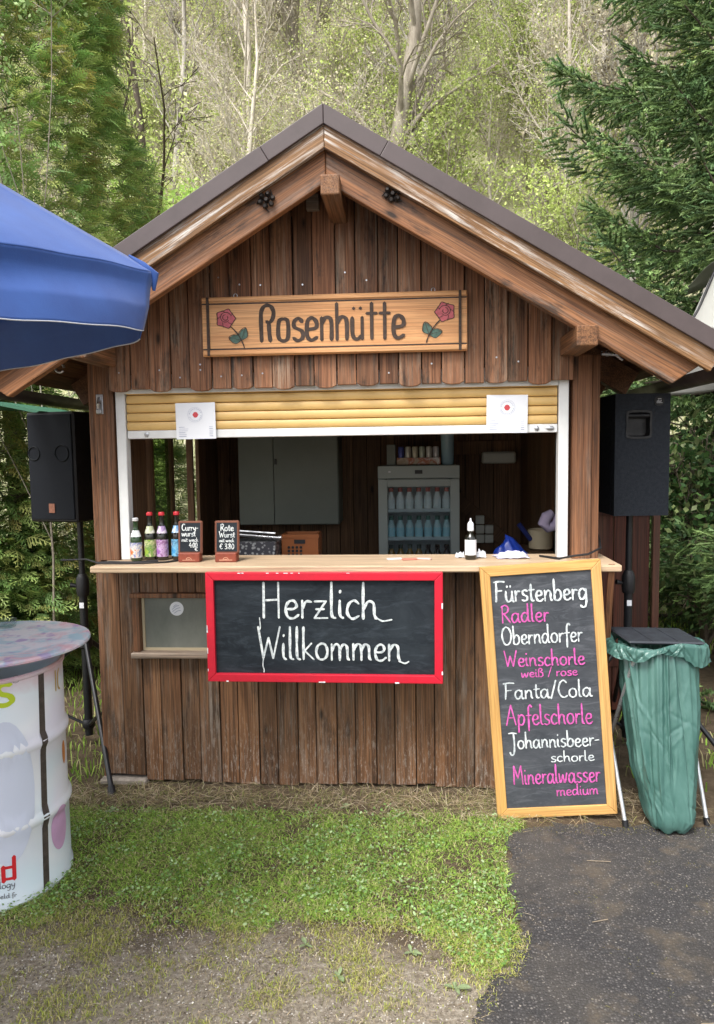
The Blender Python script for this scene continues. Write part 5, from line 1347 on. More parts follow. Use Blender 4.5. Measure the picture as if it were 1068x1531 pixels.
mb.v = [(x, -.0815-(z-.03-round((z-.03)/.02)*.02), .03+round((z-.03)/.02)*.02+y) for x, y, z in mb.v]
mb.build('vent_holes', M['black'], cr)

# ------------------------------------------------------------------ vegetation
M['leaf'] = leafmat('broad_leaves', .5, .4); M['needle'] = leafmat('conifer_needles', .5, .22, .3); M['grass'] = leafmat('grass_blades', .55, .3, .25)
M['dry'] = leafmat('dry_straw', .8, .15, .1)
def barkm(name, c, c2, sc_=10):
    m, t, b, o = nt(name); tc = t.nodes.new('ShaderNodeTexCoord').outputs['Object']
    f = noise(t, mapping(t, tc, (1, 1, .25)), sc_, 6, .7); t.links.new(ramp(t, f, [(.35, c2), (.62, c)]), b.inputs['Base Color']); b.inputs['Roughness'].default_value = .9; b.inputs['Specular IOR Level'].default_value = .15
    return m
M['bark_pale'] = barkm('pale_bark', (.62, .57, .49), (.40, .36, .29)); M['bark_dark'] = barkm('dark_bark', (.15, .125, .095), (.07, .055, .042)); M['bark_mid'] = barkm('grey_bark', (.40, .36, .29), (.22, .19, .15))
M['bark_birch'] = barkm('birch_bark', (.55, .52, .46), (.16, .14, .12), 5)
def grow(seed, H, r0, spec, S=5):
    """spec: list of (count, len factor, spread deg, radius factor, tstart, wiggle, up) per level. returns list of (P (N,S,3), R (N,S)) per level"""
    g = np.random.RandomState(seed)
    t = np.linspace(0, 1, S)
    trunk = np.zeros((1, S, 3)); trunk[0, :, 2] = t*H; trunk[0, 1:, :2] = np.cumsum(g.normal(0, H*.018, (S-1, 2)), 0)
    rad = (r0*(1-t*.86))[None]
    lv = [(trunk, rad)]; Ls = np.array([H])
    for (cnt, lf, spread, rf, ts, wig, up) in spec:
        P, Rd = lv[-1]; n = len(P); tt = g.uniform(ts, 1.0, (n, cnt)); 
        f = tt*(S-1); i0 = np.minimum(f.astype(int), S-2); w = f-i0
        ar = np.arange(n)[:, None]
        base = P[ar, i0]*(1-w[..., None])+P[ar, i0+1]*w[..., None]
        d = P[ar, i0+1]-P[ar, i0]; d /= np.linalg.norm(d, axis=2, keepdims=True)+1e-9
        rb = Rd[ar, i0]*(1-w)+Rd[ar, i0+1]*w
        rnd = g.normal(0, 1, d.shape); rnd -= (rnd*d).sum(-1, keepdims=True)*d; rnd /= np.linalg.norm(rnd, axis=2, keepdims=True)+1e-9
        sp = np.radians(spread)*g.uniform(.7, 1.25, (n, cnt, 1))
        nd = d*np.cos(sp)+rnd*np.sin(sp); nd[..., 2] += up; nd /= np.linalg.norm(nd, axis=2, keepdims=True)
        L = Ls[:, None]*lf*g.uniform(.55, 1.1, (n, cnt))*(1.15-.6*tt)
        base = base.reshape(-1, 3); nd = nd.reshape(-1, 3); L = L.reshape(-1); rb = rb.reshape(-1)
        m_ = len(L); Q = np.zeros((m_, S, 3)); Q[:, 0] = base; cur = nd.copy()
        for k in range(1, S):
            Q[:, k] = Q[:, k-1]+cur*(L/(S-1))[:, None]
            cur = cur+g.normal(0, wig, cur.shape); cur[:, 2] += up*.35; cur /= np.linalg.norm(cur, axis=1, keepdims=True)
        r1 = np.minimum(rb*.75, np.maximum(rb*rf, 0.0035)); Rr = r1[:, None]*(1-.75*t)[None]
        lv.append((Q, Rr)); Ls = L
    return lv
def wood_mesh(name, lv, sides=(7, 5, 3, 3), minr=.0):
    Vs, Fs = [], []; off = 0
    for i, (P, Rr) in enumerate(lv):
        V, F = batch_tubes(P, np.maximum(Rr, minr), sides[min(i, len(sides)-1)]); Vs.append(V); Fs.append(F+off); off += len(V)
    return npmesh(name, np.vstack(Vs), Fs)
def leaf_mesh(name, lv, n, size, cols, seed, spread=.12, tmin=.3, kind='quad'):
    g = np.random.RandomState(seed); P, _ = lv[-1]; S = P.shape[1]
    i = g.randint(0, len(P), n); f = g.uniform(tmin, 1, n)*(S-1); k = np.minimum(f.astype(int), S-2); w = (f-k)[:, None]
    pos = P[i, k]*(1-w)+P[i, k+1]*w+g.normal(0, spread, (n, 3))
    T = np.array([[0, 0, 0], [.5, .28, .04], [1, 0, 0], [.5, -.28, .04]], float)
    D = g.normal(0, 1, (n, 3)); D[:, 2] -= .2
    V, F = bake(T, [np.array([[0, 1, 2, 3]])], pos, rotmats(D, g.uniform(0, 6.28, n)), size*g.uniform(.6, 1.3, n))
    c = np.array(cols); pick = c[g.randint(0, len(c), n)]*g.uniform(.75, 1.25, (n, 1)); clump = 1+.25*np.sin(pos[:, :1]*2.1+pos[:, 1:2]*1.7+pos[:, 2:]*2.3)
    C = np.repeat(pick*clump, 4, 0)
    return npmesh(name, V, F, np.clip(C, 0, 1))
YG = [(.54, .64, .20), (.62, .68, .28), (.46, .58, .17), (.66, .68, .38)]
TAN = [(.60, .54, .40), (.52, .46, .34), (.66, .62, .44)]
def tree_proto(name, label, cat, seed, H, r0, spec, bark, nleaf, size, cols, group, loc, rz=0, minr=.004, spread=.12, sc_=1):
    t = thing(name, label, cat, loc, rz, group)
    lv = grow(seed, H, r0, spec)
    link('trunk', wood_mesh('trunk', lv, minr=minr), bark, t)
    if nleaf: link('crown', leaf_mesh('crown', lv, nleaf, size, cols, seed+50, spread), M['leaf'], t)
    t.scale = (sc_,)*3
    return t
def gz(x, y): return float(terrain(x, y))
bare = [(22, .34, 42, .42, .22, .16, .22), (9, .42, 40, .5, .2, .2, .16), (7, .42, 38, .5, .2, .2, .1)]
pile = [(26, .24, 40, .35, .3, .12, .35), (9, .42, 36, .5, .2, .18, .2), (8, .45, 34, .5, .2, .2, .1)]
shrub = [(16, .8, 38, .6, .0, .14, .25), (9, .45, 38, .5, .2, .2, .12), (6, .45, 40, .5, .2, .25, .05)]
GB = 'bare spring trees standing on the wooded hillside'; GL = 'young leafing trees on the wooded hillside'; GS = 'fresh green shrubs covering the foot of the hillside'
LB = 'leafless pale grey tree among many alike on the steep hillside'; LD = 'leafless dark trunked tree among many alike on the steep hillside'; LL = 'slender tree with sparse yellow green spring leaves on the hillside'; LS = 'bushy yellow green shrub among many alike on the hillside'
protos = {
 'bare': tree_proto('bare_tree', LB, 'tree', 1, 11, .13, bare, M['bark_pale'], 3500, .06, TAN, GB, (-2, 22, 0), spread=.1, minr=.009),
 'dark': tree_proto('bare_tree', LD, 'tree', 2, 12, .19, bare, M['bark_mid'], 2500, .06, TAN+YG, GB, (3, 25, 0), minr=.009),
 'pale': tree_proto('bare_tree', LB, 'tree', 3, 12, .10, pile, M['bark_birch'], 4500, .06, TAN+YG[:1], GB, (6, 24, 0), minr=.009),
 'leafy': tree_proto('leafing_tree', LL, 'tree', 4, 8, .09, bare, M['bark_mid'], 8500, .06, YG, GL, (0, 17, 0), spread=.2, minr=.007),
 'leafy2': tree_proto('leafing_tree', LL, 'tree', 5, 9, .08, pile, M['bark_pale'], 7500, .06, YG+TAN[:1], GL, (-4, 19, 0), spread=.2, minr=.007),
 'shrub': tree_proto('green_shrub', LS, 'shrub', 6, 2.6, .05, shrub, M['bark_mid'], 7500, .045, YG[:3]+[(.30, .38, .10)], GS, (1, 13, 0), spread=.14),
 'shrub2': tree_proto('green_shrub', LS, 'shrub', 7, 3.2, .05, shrub, M['bark_pale'], 4500, .045, YG+TAN, GS, (-3, 14, 0), spread=.2)}
for k, o in protos.items(): o.location.z = gz(o.location.x, o.location.y)-.1
rg = random.Random(21)
def inview(x, y, m=1.5):
    d = y+3.4; return abs((x-.33+d*.07)) < d*.50+m
cnt = 0
for (keys, y0, y1, step, scr) in ((('shrub', 'shrub2', 'shrub2'), 9, 30, 2.25, (.8, 1.4)), (('leafy', 'leafy2', 'bare', 'bare', 'pale', 'pale', 'dark'), 10, 42, 2.5, (.6, 1.05)), (('bare', 'pale', 'dark', 'bare', 'leafy2'), 42, 92, 4.6, (.9, 1.5)), (('shrub', 'shrub2'), 30, 60, 4.2, (1.2, 2.2))):
    y = y0
    while y < y1:
        hw = (y+3.4)*.50+2; x = -hw+rg.uniform(0, step)
        while x < hw:
            xx = x+rg.uniform(-.4, .4)*step-.07*(y+3.4); yy = y+rg.uniform(-.5, .5)*step
            k = rg.choice(keys); s = rg.uniform(*scr)
            dup(protos[k], (xx, yy, gz(xx, yy)-.1), rg.uniform(0, 6.28), scale=s); cnt += 1
            x += step*rg.uniform(.8, 1.25)
        y += step*(.9+.012*y)
for (x, y, k, s_) in ((3.0, 14.2, 'shrub', 1.2), (3.6, 15.0, 'shrub2', 1.3), (2.6, 15.6, 'shrub', 1.0), (3.9, 16.4, 'shrub', 1.3), (3.2, 17.4, 'leafy', .7), (2.2, 13.5, 'shrub2', 1), (4.3, 14.6, 'leafy2', .7), (3.5, 12.4, 'leafy', .6), (3.1, 16.4, 'bare', .6), (4.4, 15.5, 'leafy', .9), (5.4, 17, 'leafy2', 1), (3.9, 13.2, 'shrub2', 1.3), (5.0, 13.8, 'shrub', 1.4), (6.3, 19, 'bare', .9), (4.9, 20, 'pale', 1), (4.2, 18, 'leafy', .8), (6.0, 15, 'leafy2', .8), (3.4, 11.8, 'shrub', 1.1), (4.4, 11.0, 'shrub2', 1.2), (5.6, 11.4, 'shrub', 1.2), (5.4, 22, 'leafy', 1.1), (7.0, 22, 'bare', 1), (3.6, 21, 'leafy2', 1), (6.4, 25, 'leafy', 1.2), (4.8, 25.5, 'bare', 1.1), (7.8, 26, 'pale', 1.1)):
    dup(protos[k], (x, y, gz(x, y)-.1), rg.uniform(0, 6.28), scale=s_)
# particular trees that can be singled out
tree_proto('birch_tree', 'pale stemmed birch with fine catkin dotted twigs rising right of the roof before the spruce', 'tree', 31, 8.5, .085, pile, M['bark_birch'], 6500, .05, TAN+[(.2, .16, .1)], None, (3.45, 7.4, gz(3.45, 7.4)), .4, minr=.004, spread=.04)
tree_proto('birch_tree', 'second slim grey birch right behind the roof, left of the paler one', 'tree', 33, 8.2, .06, pile, M['bark_pale'], 6000, .05, TAN+YG[:1], None, (2.5, 8.6, gz(2.5, 8.6)), 1.4, minr=.004, spread=.05)
tree_proto('dark_branched_tree', 'dark bare tree with long crooked branches between the left conifer and the roof', 'tree', 35, 7.2, .12, [(15, .42, 62, .42, .25, .22, .08), (9, .42, 45, .5, .15, .24, .05), (6, .45, 42, .5, .2, .25, .03)], M['bark_dark'], 2600, .055, YG, None, (-3.3, 6.2, gz(-3.3, 6.2)), 2.2, minr=.0045, spread=.05)
tree_proto('forked_tree', 'tall dark forked tree trunk on the hillside above the roof ridge', 'tree', 37, 12, .22, [(9, .5, 26, .55, .35, .1, .3), (9, .4, 40, .5, .2, .2, .12), (7, .4, 38, .5, .2, .2, .1)], M['bark_dark'], 1500, .08, TAN, None, (.1, 19, gz(.1, 19)), .4, minr=.008)

# ---- thuja: fans of flattened sprays arching over
def frond_template():
    V = []; F = []
    def strip(p, q, w):
        w = w*.95
        n = len(V); p = np.array(p); q = np.array(q); d = q-p; s = np.cross(d, [0, 0, 1.]); s = s/(np.linalg.norm(s)+1e-9)*w
        V.extend([p-s*.6, p+s*.6, q+s*.35, q-s*.35]); F.append([n, n+1, n+2, n+3])
    def arc(t): return np.array([t*.9, 0, .16*math.sin(t*2.1)-.42*t*t])
    ts = np.linspace(0, 1, 5)
    for a, b_ in zip(ts[:-1], ts[1:]): strip(arc(a), arc(b_), .03)
    for k, t_ in enumerate(np.linspace(.15, .97, 7)):
        for s in (-1, 1):
            L = .36*(1-t_)**.6+.07; p = arc(t_); q = p+np.array([L*.62, s*L*.7, -L*.30]); strip(p, q, .032)
            if L > .16:
                for u in (.55,):
                    m_ = p*(1-u)+q*u; l2 = L*.45
                    strip(m_, m_+np.array([l2*.8, s*l2*(.1 if k % 2 else .6), -l2*.5]), .032)
    return np.array(V), np.array(F)
FT, FF = frond_template()

def thuja(name, label, loc, Hh, rad, n, seed, bottom=.05, zmax=None):
    t = thing(name, label, 'conifer', loc, 0)
    g = np.random.RandomState(seed)
    z = bottom+(Hh-bottom)*g.uniform(0, 1, n)**1.05; th = np.where(g.uniform(0, 1, n) < .85, g.uniform(-2.9, .9, n), g.uniform(0, 2*np.pi, n))
    prof = rad*np.clip(1.06-(z/Hh)**2.2*.75, .12, 1)*(1+.10*np.sin(3*th+z*1.3)+.09*np.sin(5*th-z*2.7+seed)+.07*np.sin(z*5+2*th))
    dep = np.where(g.uniform(0, 1, n) < .62, 1-.10*g.uniform(0, 1, n), g.uniform(.45, .9, n))
    r_ = prof*dep; pos = np.stack([r_*np.cos(th), r_*np.sin(th), z], -1)
    D = np.stack([np.cos(th+g.normal(0, .45, n)), np.sin(th+g.normal(0, .45, n)), g.normal(.35, .4, n)], -1)
    V, F = bake(FT, [FF], pos, rotmats(D, g.normal(0, .45, n)), g.uniform(.10, .24, n))
    base = np.array([(.21, .33, .09), (.16, .27, .085), (.27, .36, .11), (.34, .37, .12)])[g.randint(0, 4, n)]
    gold = (g.uniform(0, 1, n)+.35*np.sin(pos[:, 2]*2.2+th*3) > 1.10); base[gold] = np.array([.36, .33, .10])
    br = g.uniform(.65, 1.35, (n, 1)); C = base*br
    C = np.repeat(C, len(FT), 0).reshape(n, len(FT), 3)
    tip = np.linspace(0, 1, len(FT))[None, :, None]; xs_ = FT[:, 0][None, :, None]
    C = C*(.75+.75*xs_)                     # fresh growth towards the tips is paler
    link('crown', npmesh('crown', V, F, np.clip(C.reshape(-1, 3), 0, 1)), M['needle'], t)
    lv = grow(seed+9, Hh*.92, .10, [(46, .13, 70, .3, .05, .1, .1)]); link('trunk', wood_mesh('trunk', lv), M['bark_dark'], t)
    return t
thuja('thuja_tree', 'dense arching thuja with golden tips rising between blue parasol and roof', (-2.95, 2.55, 0), 6.6, 1.22, 16000, 3)
thuja('thuja_tree', 'low bushy thuja behind the left loudspeaker under the eave', (-2.75, 1.75, 0), 2.5, .72, 4200, 12)
thuja('thuja_tree', 'darker thuja at the far left edge behind the blue parasol', (-4.9, 2.9, 0), 6.8, 1.45, 6500, 8)
# young elder shoots climbing through the thuja
el = thing('elder_shrub', 'fresh light green leafy shoots growing up in front of the left thuja', 'shrub', (-2.05, 1.25, 0))
lv = grow(77, 3.7, .010, [(7, .85, 26, .6, .0, .06, .5), (12, .14, 60, .4, .55, .12, .0)])
link('trunk', wood_mesh('trunk', lv, minr=.003), M['bark_mid'], el)
link('crown', leaf_mesh('crown', lv, 3600, .040, [(.26, .40, .13), (.20, .33, .10), (.32, .45, .17)], 5, .05, .3), M['leaf'], el)

# ---- spruce
def twig_template(seed=1):
    g = np.random.RandomState(seed); V = []; F3 = []; F4 = []
    S = 3; pts = [np.array([t_, 0, -.10*t_*t_]) for t_ in np.linspace(0, 1, S)]
    for i in range(S-1):       # slim core
        n = len(V)
        for p, w in ((pts[i], .06), (pts[i+1], .05 if i < S-2 else .02)):
            for k in range(3): a = k*2.094; V.append(p+np.array([0, math.cos(a)*w, math.sin(a)*w]))
        for k in range(3): F4.append([n+k, n+(k+1) % 3, n+3+(k+1) % 3, n+3+k])
    for k in range(18):
        t_ = .03+.95*(k+g.uniform(0, 1))/18; a = g.uniform(0, 6.283); p = np.array([t_, 0, -.10*t_*t_])
        o = np.array([0, math.cos(a), math.sin(a)]); tip = p+o*.17+np.array([.13, 0, .02]); s = np.cross(o, [1, 0, 0])*.055
        n = len(V); V += [p-s, p+s, tip]; F3.append([n, n+1, n+2])
    return np.array(V), np.array(F3), np.array(F4)
TT, T3, T4 = twig_template()
def spruce(name, label, loc, Hh, rad, seed, zlo=.3, ztop=8.5, dens=1.0, face=None):
    t = thing(name, label, 'conifer', loc, 0); g = np.random.RandomState(seed)
    limbs = []; pos = []; D = []; Sz = []; Cl = []
    z = zlo
    while z < ztop:
        n = 8; a0 = g.uniform(0, 6.28)
        for k in range(n):
            a = a0+k*2*np.pi/n+g.normal(0, .2); Rl = rad*(1-z/Hh)**.75*g.uniform(.78, 1.15)
            if Rl < .3: continue
            S = 9; tt = np.linspace(0, 1, S); rr_ = tt*Rl; dz = -.26*Rl*np.sin(tt*2.2)+.16*Rl*tt**3
            z0 = z+g.normal(0, .17)
            P = np.stack([rr_*np.cos(a), rr_*np.sin(a), z0+dz], -1)+g.normal(0, .012, (S, 3)); limbs.append(P)
            face_ok = True
            if face is not None: face_ok = np.cos(a-face) > -.1
            if not face_ok: continue
            m = int(Rl/.088*dens); u = np.linspace(.22, 1.0, m)
            for q, uu in enumerate(u):
                f = uu*(S-1); i0 = min(int(f), S-2); w = f-i0; b0 = P[i0]*(1-w)+P[i0+1]*w; dd = P[i0+1]-P[i0]; dd /= np.linalg.norm(dd)
                for s in (-1, 1):
                    L = (.46*(1-uu)+.14)*g.uniform(.65, 1.2); side = np.array([-math.sin(a), math.cos(a), 0])*s
                    bd = dd*.75+side*.75+np.array([0, 0, -.28+g.normal(0, .12)]); bd /= np.linalg.norm(bd)
                    nn = max(2, int(L/.062)); 
                    for j in range(nn):
                        v = (j+.6)/nn; pp = b0+bd*L*v+np.array([0, 0, -.16*L*v*v]); sg_ = 1 if j % 2 else -1
                        cr_ = np.cross(bd, [0, 0, 1.])*sg_; tdir = bd*.85+cr_*.6+np.array([0, 0, -.25+g.normal(0, .22)])
                        pos.append(pp); D.append(tdir); Sz.append(g.uniform(.09, .15)*(1.15 if v > .7 else 1)); Cl.append(uu*.5+v*.5)
                    pos.append(b0+bd*L); D.append(bd+np.array([0, 0, .1])); Sz.append(g.uniform(.12, .18)); Cl.append(1)
            pos.append(P[-1]); D.append(P[-1]-P[-2]+np.array([0, 0, .02])); Sz.append(.2); Cl.append(1.1)
        z += .30/dens**.5
    pos = np.array(pos); D = np.array(D); Sz = np.array(Sz); n = len(pos); Cl = np.array(Cl)
    V, F = bake(TT, [T3, T4], pos, rotmats(D, g.uniform(0, 6.28, n)), Sz)
    base = np.array([(.12, .195, .070), (.145, .225, .075), (.10, .175, .070), (.175, .255, .09)])[g.randint(0, 4, n)]*g.uniform(.7, 1.35, (n, 1))
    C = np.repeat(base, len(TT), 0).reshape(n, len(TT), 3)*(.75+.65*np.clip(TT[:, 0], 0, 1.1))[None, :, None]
    link('crown', npmesh('crown', V, F, np.clip(C.reshape(-1, 3), 0, 1)), M['needle'], t)
    LP = np.stack(limbs); tr = np.zeros((1, 9, 3)); tr[0, :, 2] = np.linspace(0, Hh, 9)
    V1, F1 = batch_tubes(LP, np.tile(np.linspace(.028, .005, 9), (len(LP), 1)), 4); V2, F2 = batch_tubes(tr, np.linspace(.2, .03, 9)[None], 9)
    link('trunk', npmesh('trunk', np.vstack([V1, V2]), [F1, F2+len(V1)]), M['bark_dark'], t)
    print(name, n, 'twigs'); return t
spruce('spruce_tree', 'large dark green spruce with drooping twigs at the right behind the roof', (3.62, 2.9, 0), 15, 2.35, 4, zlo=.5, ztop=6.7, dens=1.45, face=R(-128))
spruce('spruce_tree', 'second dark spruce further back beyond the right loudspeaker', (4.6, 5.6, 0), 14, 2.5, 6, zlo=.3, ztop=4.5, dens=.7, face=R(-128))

# ---- leafy undergrowth and hedge behind the hut
tree_proto('laurel_shrub', 'dense dark green shrub low behind the left loudspeaker stand', 'shrub', 61, 1.5, .03, shrub, M['bark_dark'], 8000, .07, [(.05, .12, .03), (.09, .18, .04), (.14, .24, .06)], None, (-2.5, 1.9, 0), spread=.1, sc_=.55)
tree_proto('laurel_shrub', 'light green shrub seen through the side window of the hut', 'shrub', 63, 2.6, .03, shrub, M['bark_mid'], 9000, .07, [(.46, .64, .18), (.52, .68, .22), (.36, .54, .13)], None, (-3.3, 8.2, gz(-3.3, 8.2)), spread=.12)
tree_proto('laurel_shrub', 'tangled dark shrub under the spruce behind the rubbish bag', 'shrub', 65, 1.3, .03, shrub, M['bark_dark'], 3500, .06, [(.04, .09, .03), (.07, .14, .04), (.16, .2, .08)], None, (2.5, 2.1, 0), spread=.12)

# ------------------------------------------------------------------ ground cover
g = np.random.RandomState(12)
def fbm(x, y, s, k=4):
    v = 0; a = 1
    for i in range(k):
        v += a*np.sin(x*s*1.7+1.3*i+2*np.sin(y*s*.9+i))*np.cos(y*s*1.3-.7*i+1.6*np.sin(x*s*1.1+2*i)); s *= 2.03; a *= .6
    return v/2.2
def lawn_density(x, y):
    n = fbm(x, y, 4.0)
    d = np.clip(((-.22+.05*n)-y)/.10, 0, 1)*np.clip((y-(-1.08+.10*n+.04*np.sin(x*7)-.25*np.clip((x-.25)/.4, 0, 1)))/.09, 0, 1)
    return d
def blades(name, pos, h, w, cols, mat, lean=.45, seed=0, kind='stuff', curl=.35, flat=0.0):
    g = np.random.RandomState(seed); n = len(pos); a = g.uniform(0, 2*np.pi, n); b_ = g.uniform(0, 2*np.pi, n)
    hx = h[:, None]; d = np.stack([np.cos(a), np.sin(a)], -1); ln = np.abs(g.normal(lean, .25, n))[:, None]
    up = np.clip(1-flat, .03, 1)
    p0 = pos; sd = np.stack([np.cos(b_), np.sin(b_), np.zeros(n)], -1)*w[:, None]
    m = p0.copy(); m[:, :2] += d*hx*ln*.35; m[:, 2:] += hx*.6*up
    tp = p0.copy(); tp[:, :2] += d*hx*(ln*.9+curl*.2+flat*.5); tp[:, 2:] += hx*up*np.clip(1.05-ln*.5, .25, 1)
    V = np.stack([p0-sd, p0+sd, m+sd*.8, m-sd*.8, tp], 1).reshape(-1, 3)
    o_ = np.arange(n)[:, None]*5; F4 = o_+np.array([[0, 1, 2, 3]]); F3 = o_+np.array([[3, 2, 4]])
    c = np.array(cols); ci = c[g.randint(0, len(c), n)]*g.uniform(.7, 1.3, (n, 1))
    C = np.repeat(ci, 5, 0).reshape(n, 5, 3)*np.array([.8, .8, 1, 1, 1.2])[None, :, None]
    o = link(name, npmesh(name, V, [F4, F3], np.clip(C.reshape(-1, 3), 0, 1)), mat); tag(o, kind=kind); return o
def scatter(n, x0, x1, y0, y1, dens, z=.0):
    x = g.uniform(x0, x1, n); y = g.uniform(y0, y1, n); k = g.uniform(0, 1, n) < dens(x, y); x, y = x[k], y[k]
    return np.stack([x, y, np.full(len(x), z)], -1)
GR = [(.26, .45, .06), (.32, .52, .08), (.40, .55, .12), (.20, .34, .05), (.48, .54, .17), (.52, .47, .25)]
def dl(x, y):
    return lawn_density(x, y)*np.where(inside_asphalt(x+.03*fbm(x, y, 9), y), 0, 1)*np.clip(.68+.85*fbm(x+3, y, 6), .22, 1)
P = scatter(230000, -2.6, .80, -1.45, -.12, dl)
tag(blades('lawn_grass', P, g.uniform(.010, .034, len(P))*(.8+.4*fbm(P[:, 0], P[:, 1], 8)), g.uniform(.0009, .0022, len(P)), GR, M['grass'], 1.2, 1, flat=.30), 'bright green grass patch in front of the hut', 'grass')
# clover and broad little leaves in the lawn
def leaflets(name, pos, size, cols, mat, seed, tilt=.5, label=None, cat=None):
    g = np.random.RandomState(seed); n = len(pos)
    T = np.array([[0, 0, 0], [.35, .30, .05], [.85, .24, .02], [1.0, 0, 0], [.85, -.24, .02], [.35, -.30, .05]], float)
    D = np.stack([np.cos(g.uniform(0, 6.28, n)), np.sin(g.uniform(0, 6.28, n)), g.normal(.1, tilt*.6, n)], -1)
    V, F = bake(T, [np.array([[0, 1, 4, 5], [1, 2, 3, 4]])], pos, rotmats(D, g.normal(0, tilt, n)), size)
    c = np.array(cols); C = np.repeat(c[g.randint(0, len(c), n)]*g.uniform(.75, 1.25, (n, 1)), 6, 0)
    o = link(name, npmesh(name, V, F, np.clip(C, 0, 1)), mat); tag(o, label, cat, kind='stuff'); return o
P = scatter(75000, -2.6, .80, -1.45, -.15, lambda x, y: dl(x, y)*np.clip(.35+1.1*fbm(x*1.3+5, y*1.3, 5), 0, 1)*np.clip(.5-.6*(y+.4), .1, 1)); P[:, 2] = g.uniform(.008, .034, len(P))
leaflets('clover_leaves', P, g.uniform(.007, .016, len(P)), [(.22, .38, .10), (.30, .46, .17), (.17, .30, .08), (.40, .52, .27)], M['grass'], 3, .6, 'small clover leaves mixed into the green grass patch', 'clover')
# lawn beside and behind the hut, coarser with distance
def db(x, y): return np.where((np.abs(x) < 1.2) & (y > -.1) & (y < 2.3), 0, 1)*np.where(inside_asphalt(x, y), 0, 1)*np.clip(.55+.7*fbm(x, y, 2), .08, 1)*np.where((x > 1.0) & (y < 3), .35, 1)
P = scatter(70000, -6, 5.5, -.1, 6.0, db); dist_ = P[:, 1]+3.4
blades('meadow_grass', P, g.uniform(.03, .11, len(P)), g.uniform(.0025, .005, len(P)), GR, M['grass'], .5, 4)
bpy.data.objects['meadow_grass']['label'] = 'taller meadow grass growing beside and behind the hut'; bpy.data.objects['meadow_grass']['category'] = 'grass'
P = scatter(22000, -5, 5, 5.0, 13.0, lambda x, y: np.clip(.5+.8*fbm(x, y, 1.4), .1, 1)); P[:, 2] = terrain(P[:, 0], P[:, 1])
blades('hillside_grass', P, g.uniform(.1, .32, len(P)), g.uniform(.006, .013, len(P)), [(.28, .34, .10), (.34, .38, .14), (.36, .31, .18), (.22, .28, .07)], M['grass'], .5, 5)
bpy.data.objects['hillside_grass']['label'] = 'pale green grass and herbs at the foot of the hillside'; bpy.data.objects['hillside_grass']['category'] = 'grass'
# straw and dead grass along the foot of the wall
ST = [(.52, .42, .27), (.42, .33, .20), (.62, .53, .38), (.28, .20, .12), (.30, .30, .11)]
def ds(x, y): return np.clip(1-np.abs(y+.16+.03*fbm(x, y, 5))/.16, 0, 1)**.7*np.clip(.6+.7*fbm(x, y, 6), .1, 1)*np.where(inside_asphalt(x, y), .15, 1)
P = scatter(24000, -2.3, 1.6, -.36, .05, ds, .004); P[:, 2] = g.uniform(.002, .022, len(P))
tag(blades('dry_straw', P, g.uniform(.02, .08, len(P)), g.uniform(.0007, .0017, len(P)), ST, M['dry'], 1.3, 7, flat=.86), 'dead straw and cut dry grass along the foot of the hut wall', 'straw')
P = scatter(3500, -2.3, .9, -.36, -.04, ds); blades('edge_grass', P, g.uniform(.015, .05, len(P)), g.uniform(.001, .002, len(P)), [(.2, .26, .06), (.3, .3, .12)], M['grass'], .7, 8)
bpy.data.objects['edge_grass']['label'] = 'sparse thin grass growing through the straw by the wall'; bpy.data.objects['edge_grass']['category'] = 'grass'
# yellowish tufts and moss on the gravel in front
def dg(x, y):
    f = fbm(x*1.2+1, y*1.6, 4.5)+.35*fbm(x, y, 17)+.30*np.clip((y+1.5)/.4, 0, 1); return np.clip((f+.10)*1.5, .05, 1)*np.clip((-.92-y)/.15, 0, 1)*np.clip((y+2.3)/.5, 0, 1)*np.where(inside_asphalt(x-.05, y), 0, 1)*np.clip(1.0+.4*(y+1.1), .25, 1)
P = scatter(190000, -2.4, .75, -2.2, -.9, dg)
tag(blades('gravel_tufts', P, g.uniform(.005, .022, len(P)), g.uniform(.0007, .0016, len(P)), [(.46, .48, .10), (.36, .43, .08), (.50, .46, .19), (.54, .46, .28)], M['grass'], .9, 9), 'thin yellowish grass tufts scattered over the gravelly ground', 'grass')
def dm(x, y): return np.clip((-.86-y)/.12, 0, 1)*np.where(inside_asphalt(x, y), .0, 1)*np.clip(.5+.6*fbm(x, y, 7), .1, 1)
# gravel: faceted little stones
def stones(name, pos, size, cols, seed, label, mat):
    g = np.random.RandomState(seed); n = len(pos)
    T = np.array([[1, 0, 0], [-1, 0, 0], [0, 1, 0], [0, -1, 0], [0, 0, .9], [0, 0, -.7]], float)
    Fq = np.array([[0, 2, 4], [2, 1, 4], [1, 3, 4], [3, 0, 4]])
    D = g.normal(0, 1, (n, 3)); D[:, 2] *= .35; M_ = rotmats(D, g.uniform(0, 6.28, n)); TV = T[None]*g.uniform(.5, 1.3, (n, 6, 1))
    V = np.einsum('nij,nvj->nvi', M_, TV)*size[:, None, None]; V[:, :, 2] *= .6; V += pos[:, None]
    F = (Fq[None]+(np.arange(n)*6)[:, None, None]).reshape(-1, 3)
    c = np.array(cols); C = np.repeat(c[g.randint(0, len(c), n)]*g.uniform(.7, 1.3, (n, 1)), 6, 0)
    o = link(name, npmesh(name, V.reshape(-1, 3), [F], np.clip(C, 0, 1)), mat); tag(o, label, 'gravel', kind='stuff'); return o
M['stone'] = leafmat('small_stones', .85, 0, .2)
P = scatter(90000, -2.2, .80, -2.1, -.80, dm, .001)
stones('loose_gravel', P, g.uniform(.0012, .0042, len(P))*np.where(g.uniform(0, 1, len(P)) < .04, 1.8, 1), [(.46, .42, .37), (.32, .28, .23), (.60, .56, .50), (.16, .13, .10), (.38, .31, .23), (.12, .10, .08)], 3, 'fine loose grey gravel on the bare ground at the front', M['stone'])
